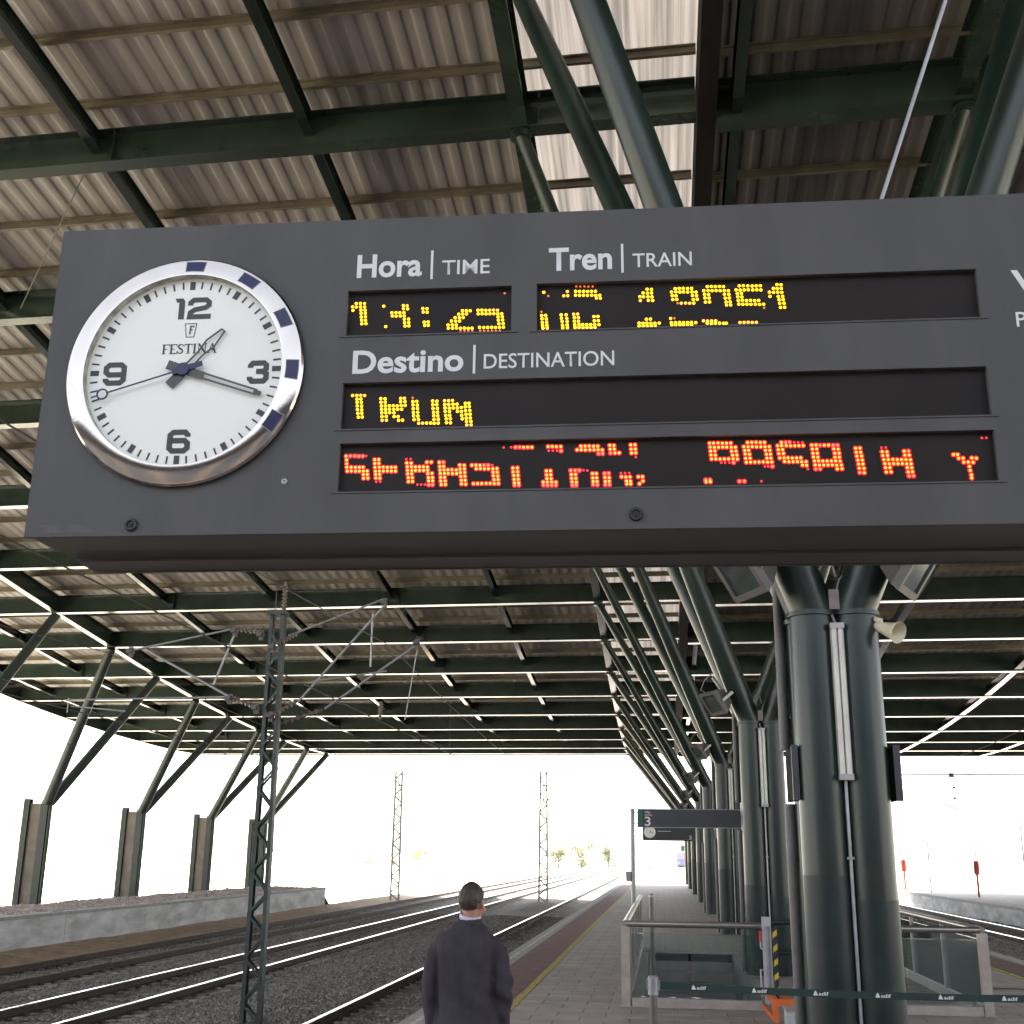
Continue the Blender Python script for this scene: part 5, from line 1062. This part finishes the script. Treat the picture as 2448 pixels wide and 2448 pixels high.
ell(b, hp(0,-.012,.022), (.073,.092,.086), HR); ell(b, hp(0,.040,-.040), (.056,.058,.078), HR); ell(b, hp(0,.062,-.085), (.030,.028,.026), HR)
ell(b, hp(0,.108,-.028), (.013,.018,.020), HR, 10, 8); ell(b, hp(0,.085,.018), (.050,.014,.012), HR, 12, 8)
for s in (-1, 1):
    ell(b, hp(s*.076,-.006,-.012), (.011,.021,.034), HR @ Matrix.Rotation(R(s*24), 3, 'Z'), 12, 10); ell(b, hp(s*.045,.062,-.04), (.022,.022,.022), HR, 10, 8)
b.path([(0,-.022,1.36), (0.003,-.018,1.46), (0.014,-.006,1.53), (0.020,.004,1.58)], [.085,.062,.054,.056], 18)
loft(b, [(0,0,.90,.155,.105),(0,0,1.05,.145,.10),(0,0,1.25,.16,.105),(0,0,1.38,.155,.09),(0,-.01,1.44,.10,.07)], 24)
ARM = {-1: [(-.155,-.005,1.385),(-.222,-.025,1.13),(-.210,.045,.885)], 1: [(.155,-.005,1.385),(.236,-.030,1.125),(.205,.085,.905)]}
for s in (-1, 1):
    sh, el, wr = [V3(p) for p in ARM[s]]
    b.path([sh, el, wr], [.044,.040,.030], 14)
    d = (wr-el).normalized(); pc = wr+d*.055
    side = V3((s, 0.15, 0)).normalized(); fwd = d.cross(side).normalized()*(1 if d.cross(side).y > 0 else -1)
    for k in range(4):      # palm as four metacarpals, then bent fingers of unequal length
        o_ = fwd*(.030-.020*k); b.path([wr+o_*.6+d*.0, wr+o_+d*.085], [.016,.014], 8)
        L = (.072,.080,.076,.060)[k]; k0 = wr+o_+d*.085; k1 = k0+d*L*.45-side*.006; k2 = k1+d*L*.32-side*.020; k3 = k2+d*L*.18-side*.020
        b.path([k0, k1, k2, k3], [.0095,.009,.008,.007], 8)
    t0 = wr+fwd*.022+d*.025; b.path([t0, t0+fwd*.026+d*.030-side*.008, t0+fwd*.030+d*.062-side*.018], [.012,.011,.009], 8)
for s in (-1, 1): b.path([(s*.085,0,.92),(s*.092,.0,.50),(s*.100,-.01,.09)], [.078,.055,.040], 14)
body = fuse(b, 'body', 'skin', man, .0062, 3)
for s in (-1, 1):
    q = MB(); ell(q, hp(s*.031,.088,.0), (.011,.010,.009), None, 12, 8); q.obj('eye', 'dial', body, True)
    q = MB(); ell(q, hp(s*.031,.0975,.0), (.005,.002,.005), HR, 10, 6); q.obj('iris', 'dial_ink', body, True)
q = MB(); ell(q, hp(0,.094,-.068), (.022,.006,.006), HR, 12, 6); q.obj('lips', 'red_tile', body, True)
# hair: shell over the cranium, open round the face and ears
hb_ = MB(); nu, nv = 72, 44; vs = []; keep = []
for j in range(nv+1):
    ph = -math.pi/2+math.pi*j/nv
    for i in range(nu):
        th = 2*math.pi*i/nu; x, y, z = math.cos(ph)*math.cos(th), math.cos(ph)*math.sin(th), math.sin(ph)
        k = 1.0+.018*math.sin(th*23+ph*9)*math.cos(ph*17+th*5)+.012*RNG.normal()
        thick = (.012-.007*abs(x)) if z > -.1 else max(.002, .012-.007*abs(x)+.012*(z+.1))
        vs.append(hp(x*(.073+thick)*k, -.012+y*(.092+thick)*k, .022+z*(.086+thick)*k))
        back = -y
        low = -.80 if back > .35 else (-.80+(.35-back)*1.15 if back > -.15 else -.22+(-.15-back)*1.25)
        if abs(x) > .80 and -.35 < y < .40: low = max(low, -.30)
        keep.append(z > low)
fs = [(j*nu+i, j*nu+(i+1) % nu, (j+1)*nu+(i+1) % nu, (j+1)*nu+i) for j in range(nv) for i in range(nu)]
fs = [f for f in fs if all(keep[a] for a in f)]
hb_.add(vs, fs); ho = hb_.obj('hair', 'hair', man, True); sm_ = ho.modifiers.new('s', 'SOLIDIFY'); sm_.thickness = .012; sm_.offset = -1
# shirt collar
q = MB(); Q = Matrix.Rotation(R(9), 3, 'Y') @ Matrix.Rotation(R(14), 3, 'X')
q.lathe([(.061,-.03),(.0635,.030),(.067,.031),(.069,.0),(.072,-.03)], 32, (0,0,0), 'z')
q.v = [tuple(Q @ V3((v[0], v[1]*1.08, v[2]))+V3((.012,-.004,1.520))) for v in q.v]; q.obj('shirt_collar', 'shirt', man, True)
# jacket
j_ = MB()
loft(j_, [(0,.005,.800,.205,.150),(0,.004,.90,.203,.146),(0,0,1.02,.190,.134),(0,-.004,1.12,.186,.130),(0,-.006,1.24,.198,.136),(0,-.010,1.34,.200,.134),(0,-.014,1.405,.188,.116),(0,-.016,1.445,.150,.094),(.004,-.016,1.475,.112,.080),(.008,-.014,1.500,.078,.072),(.012,-.012,1.522,.073,.070)], 48, 2.35)
for s in (-1, 1):
    sh, el, wr = [V3(p) for p in ARM[s]]
    j_.path([V3((s*.10,-.012,1.392)), V3((s*.158,-.010,1.376)), sh+V3((s*.044,0,-.085)), el+V3((0,.0,.02)), el+(wr-el)*.5, wr+(wr-el).normalized()*.015], [.060,.064,.070,.064,.060,.053], 20)
def wr_(c):
    x, y, z = c[:,0], c[:,1], c[:,2]
    arm = np.clip((np.abs(x)-.185)/.03, 0, 1)
    f = .0022*np.sin(x*30+z*9+np.sin(z*13)*1.2)*np.clip((1.30-z)/.35, 0, 1)
    f += .0026*np.sin(z*55+x*22+y*18+np.sin(y*30))*arm*np.exp(-((z-1.10)/.13)**2)
    f += .0040*np.sin((x*.8+z*.9)*18+1.0)*np.exp(-((x-.06)/.10)**2)*np.clip((1.25-z)/.2, 0, 1)
    f -= .0050*np.exp(-((np.abs(x)-.178)/.014)**2)*np.clip((1.38-z)/.1, 0, 1)*np.clip((z-.82)/.1, 0, 1)
    f -= .0022*np.exp(-(x/.004)**2)*(y < 0)
    f += .0022*np.sin(x*47+z*31)*np.sin(z*23-x*19)
    return f*2.4
fuse(j_, 'jacket', 'navy_suit', man, .0085, 16, wr_)
q = MB(); q.lathe([(.080,-.026),(.0835,-.012),(.081,.012),(.076,.016)], 32, (0,0,0), 'z')
q.v = [tuple(Q @ V3((v[0], v[1]*1.02, v[2]))+V3((.010,-.011,1.508))) for v in q.v]; q.obj('jacket_collar', 'navy_suit', man, True)
tr = MB()
loft(tr, [(0,0,.985,.165,.115),(0,0,.90,.175,.125),(0,0,.82,.172,.120)], 32)
for s in (-1, 1): tr.path([(s*.085,0,.90),(s*.092,0,.70),(s*.096,.004,.48),(s*.102,-.012,.07)], [.094,.088,.074,.068], 20)
fuse(tr, 'trousers', 'navy_suit', man, .012, 4)
for s in (-1, 1):
    q = MB(); loft(q, [(s*.104,.035,.0,.046,.135),(s*.104,.035,.028,.047,.137),(s*.104,.030,.055,.042,.122),(s*.104,-.012,.095,.038,.062)], 24); q.obj('shoe', 'shoe', man, True)
# ------------------------------------------------------------------ far background
def leafy(x, y, z, h, w, lab, n=1100):
    t = thing('tree', lab, 'tree', (x, y, z), 0, 'trees far beyond the tracks')
    mb = MB(); mb.path([(0,0,0), (.05*h,0,.25*h), (.0,.03*h,.6*h)], [.045*h,.03*h,.01*h], 8)
    for k in range(5):
        a = k*1.3; mb.path([(0,0,(.25+.07*k)*h), (math.cos(a)*w*.3, math.sin(a)*w*.3, (.45+.08*k)*h)], [.015*h,.005*h], 6)
    mb.obj('trunk', 'bark', t, True)
    q = MB(); cl = [(RNG.normal(0,w*.26), RNG.normal(0,w*.26), h*RNG.uniform(.10,.90)) for _ in range(14)]
    for _ in range(n):
        c = cl[int(RNG.integers(14))]; p = V3((c[0]+RNG.normal(0,w*.13), c[1]+RNG.normal(0,w*.13), c[2]+RNG.normal(0,h*.075)))
        a = V3(RNG.normal(0,1,3)).normalized()*h*.035; b_ = V3(RNG.normal(0,1,3)).normalized()*h*.035
        q.add([p-a, p+b_, p+a, p-b_], [(0,1,2,3)])
    q.obj('crown', 'leaf', t)
for i, (x, y, h, w, lab) in enumerate(((-28, 330, 6.2, 5.5, 'rounded young tree far off, just past the second mast'), (-21.8, 330, 6.8, 7, 'broader far tree between its two neighbours in the row'), (-15.2, 340, 6, 4, 'slim far tree nearest the vanishing rails'),
                                        (-61, 305, 4.6, 5, 'tallest yellowish bush just past the first sunlit mast'), (-69, 305, 3.6, 4.5, 'low yellowish bush right beside the foot of the first sunlit mast'), (-76, 310, 3.0, 3.5, 'smallest yellowish bush, before the first sunlit mast'))):
    leafy(x, y, -1.62, h, w, lab)
hs = thing('train', 'purple-blue train standing far down the line past the platform', 'train', (5.0, 320, -1.0))
mb = MB(); mb.add([(-1.5,0,.6),(1.5,0,.6),(1.5,24,.6),(-1.5,24,.6),(-1.5,0,2.2),(1.5,0,2.2),(1.5,24,3.8),(-1.5,24,3.8),(-1.4,1.2,3.8),(1.4,1.2,3.8)], [(0,1,5,4),(1,2,6,9,5),(3,0,4,8,7),(4,5,9,8),(8,9,6,7),(2,3,7,6),(0,3,2,1)]); mb.obj('body', 'train', hs)
mb = MB(); mb.add([(-1.2,.28,2.35),(1.2,.28,2.35),(1.15,1.02,3.5),(-1.15,1.02,3.5)], [(0,1,2,3)]); mb.obj('windscreen', 'dark_glass', hs)
mb = MB(); mb.box(-1.3,1.3,1.0,23,0,.58); mb.obj('bogie', 'rubber', hs)
for s in (-1, 1):
    mb = MB(); mb.lathe([(.14,0),(.14,.05),(.001,.07)], 16, (s*1.0,-.01,1.2)); mb.obj('headlight', 'dial', hs)
ga = thing('signal_gantry', 'grey signal gantry spanning the line far past the platform end', 'gantry', (-2, 240, -1.6))
mb = MB()
for x in (-8, 9): mb.box(x-.15,x+.15,-.15,.15,0,8.2)
mb.obj('gantry_leg', 'galv', ga)
mb = MB()
for z in (7.2, 8.2): mb.box(-8,9,-.08,.08,z-.08,z+.08)
for k in range(17): mb.bar((-8+k,0,7.25), (-7+k,0,8.15) if k % 2 else (-8+k+.5,0,8.15), .06, .06)
mb.obj('gantry_truss', 'galv', ga)
sb = thing('added_dark_building', 'added dark building behind the photographer that darkens the reflections in the columns', 'building', (2, -19, -1.6))  # added, unseen: gives the columns and clock rim something dark to reflect
mb = MB(); mb.box(-30, 34, -14, 0, 0, 10.0); mb.obj('wall', 'facade', sb)
mb = MB(); mb.box(-31, 35, -15, 1.2, 10.001, 10.6); mb.obj('roof', 'black_steel', sb)
for k in range(15):
    mb = MB(); mb.box(-28+k*4, -25.4+k*4, .01, .06, 2.4, 8.2); mb.obj('window', 'dark_glass', sb)
t = thing('emergency_post', 'red emergency post with a green plate at the sunlit end of the platform', 'post', (2.0, 104, 0))
mb = MB(); mb.add([(-.14,-.14,0),(.14,-.14,0),(.14,.14,0),(-.14,.14,0),(-.26,-.2,2.1),(.2,-.2,2.1),(.2,.2,2.1),(-.26,.2,2.1)], [(0,1,5,4),(1,2,6,5),(2,3,7,6),(3,0,4,7),(4,5,6,7)]); mb.obj('red_column', 'red_paint', t)
mb = MB(); mb.box(-.5,-.2,-.06,.06,2.3,2.75); mb.obj('green_plate', 'sign_green', t)
mb = MB(); mb.tube((0,0,2.1),(0,0,3.4),.06,n=10); mb.obj('pole', 'galv', t, True)
# ------------------------------------------------------------------ thin volume added in place of lens glare, pales the far trees
hzm = bpy.data.materials.new('glare_haze'); hzm.use_nodes = True; hn = hzm.node_tree; hn.nodes.clear()
ho = hn.nodes.new("ShaderNodeOutputMaterial"); pv = hn.nodes.new("ShaderNodeVolumePrincipled")
pv.inputs["Color"].default_value = (0.97, 0.97, 0.97, 1); pv.inputs["Density"].default_value = 0.00012; pv.inputs["Anisotropy"].default_value = 0.3
hn.links.new(pv.outputs[0], ho.inputs["Volume"])
mb = MB(); mb.box(-420, 420, -60, 900, -2.7, 18.5); M['glare_haze'] = hzm
tag(mb.obj('glare_haze', 'glare_haze'), kind='stuff')
bpy.context.view_layer.update()
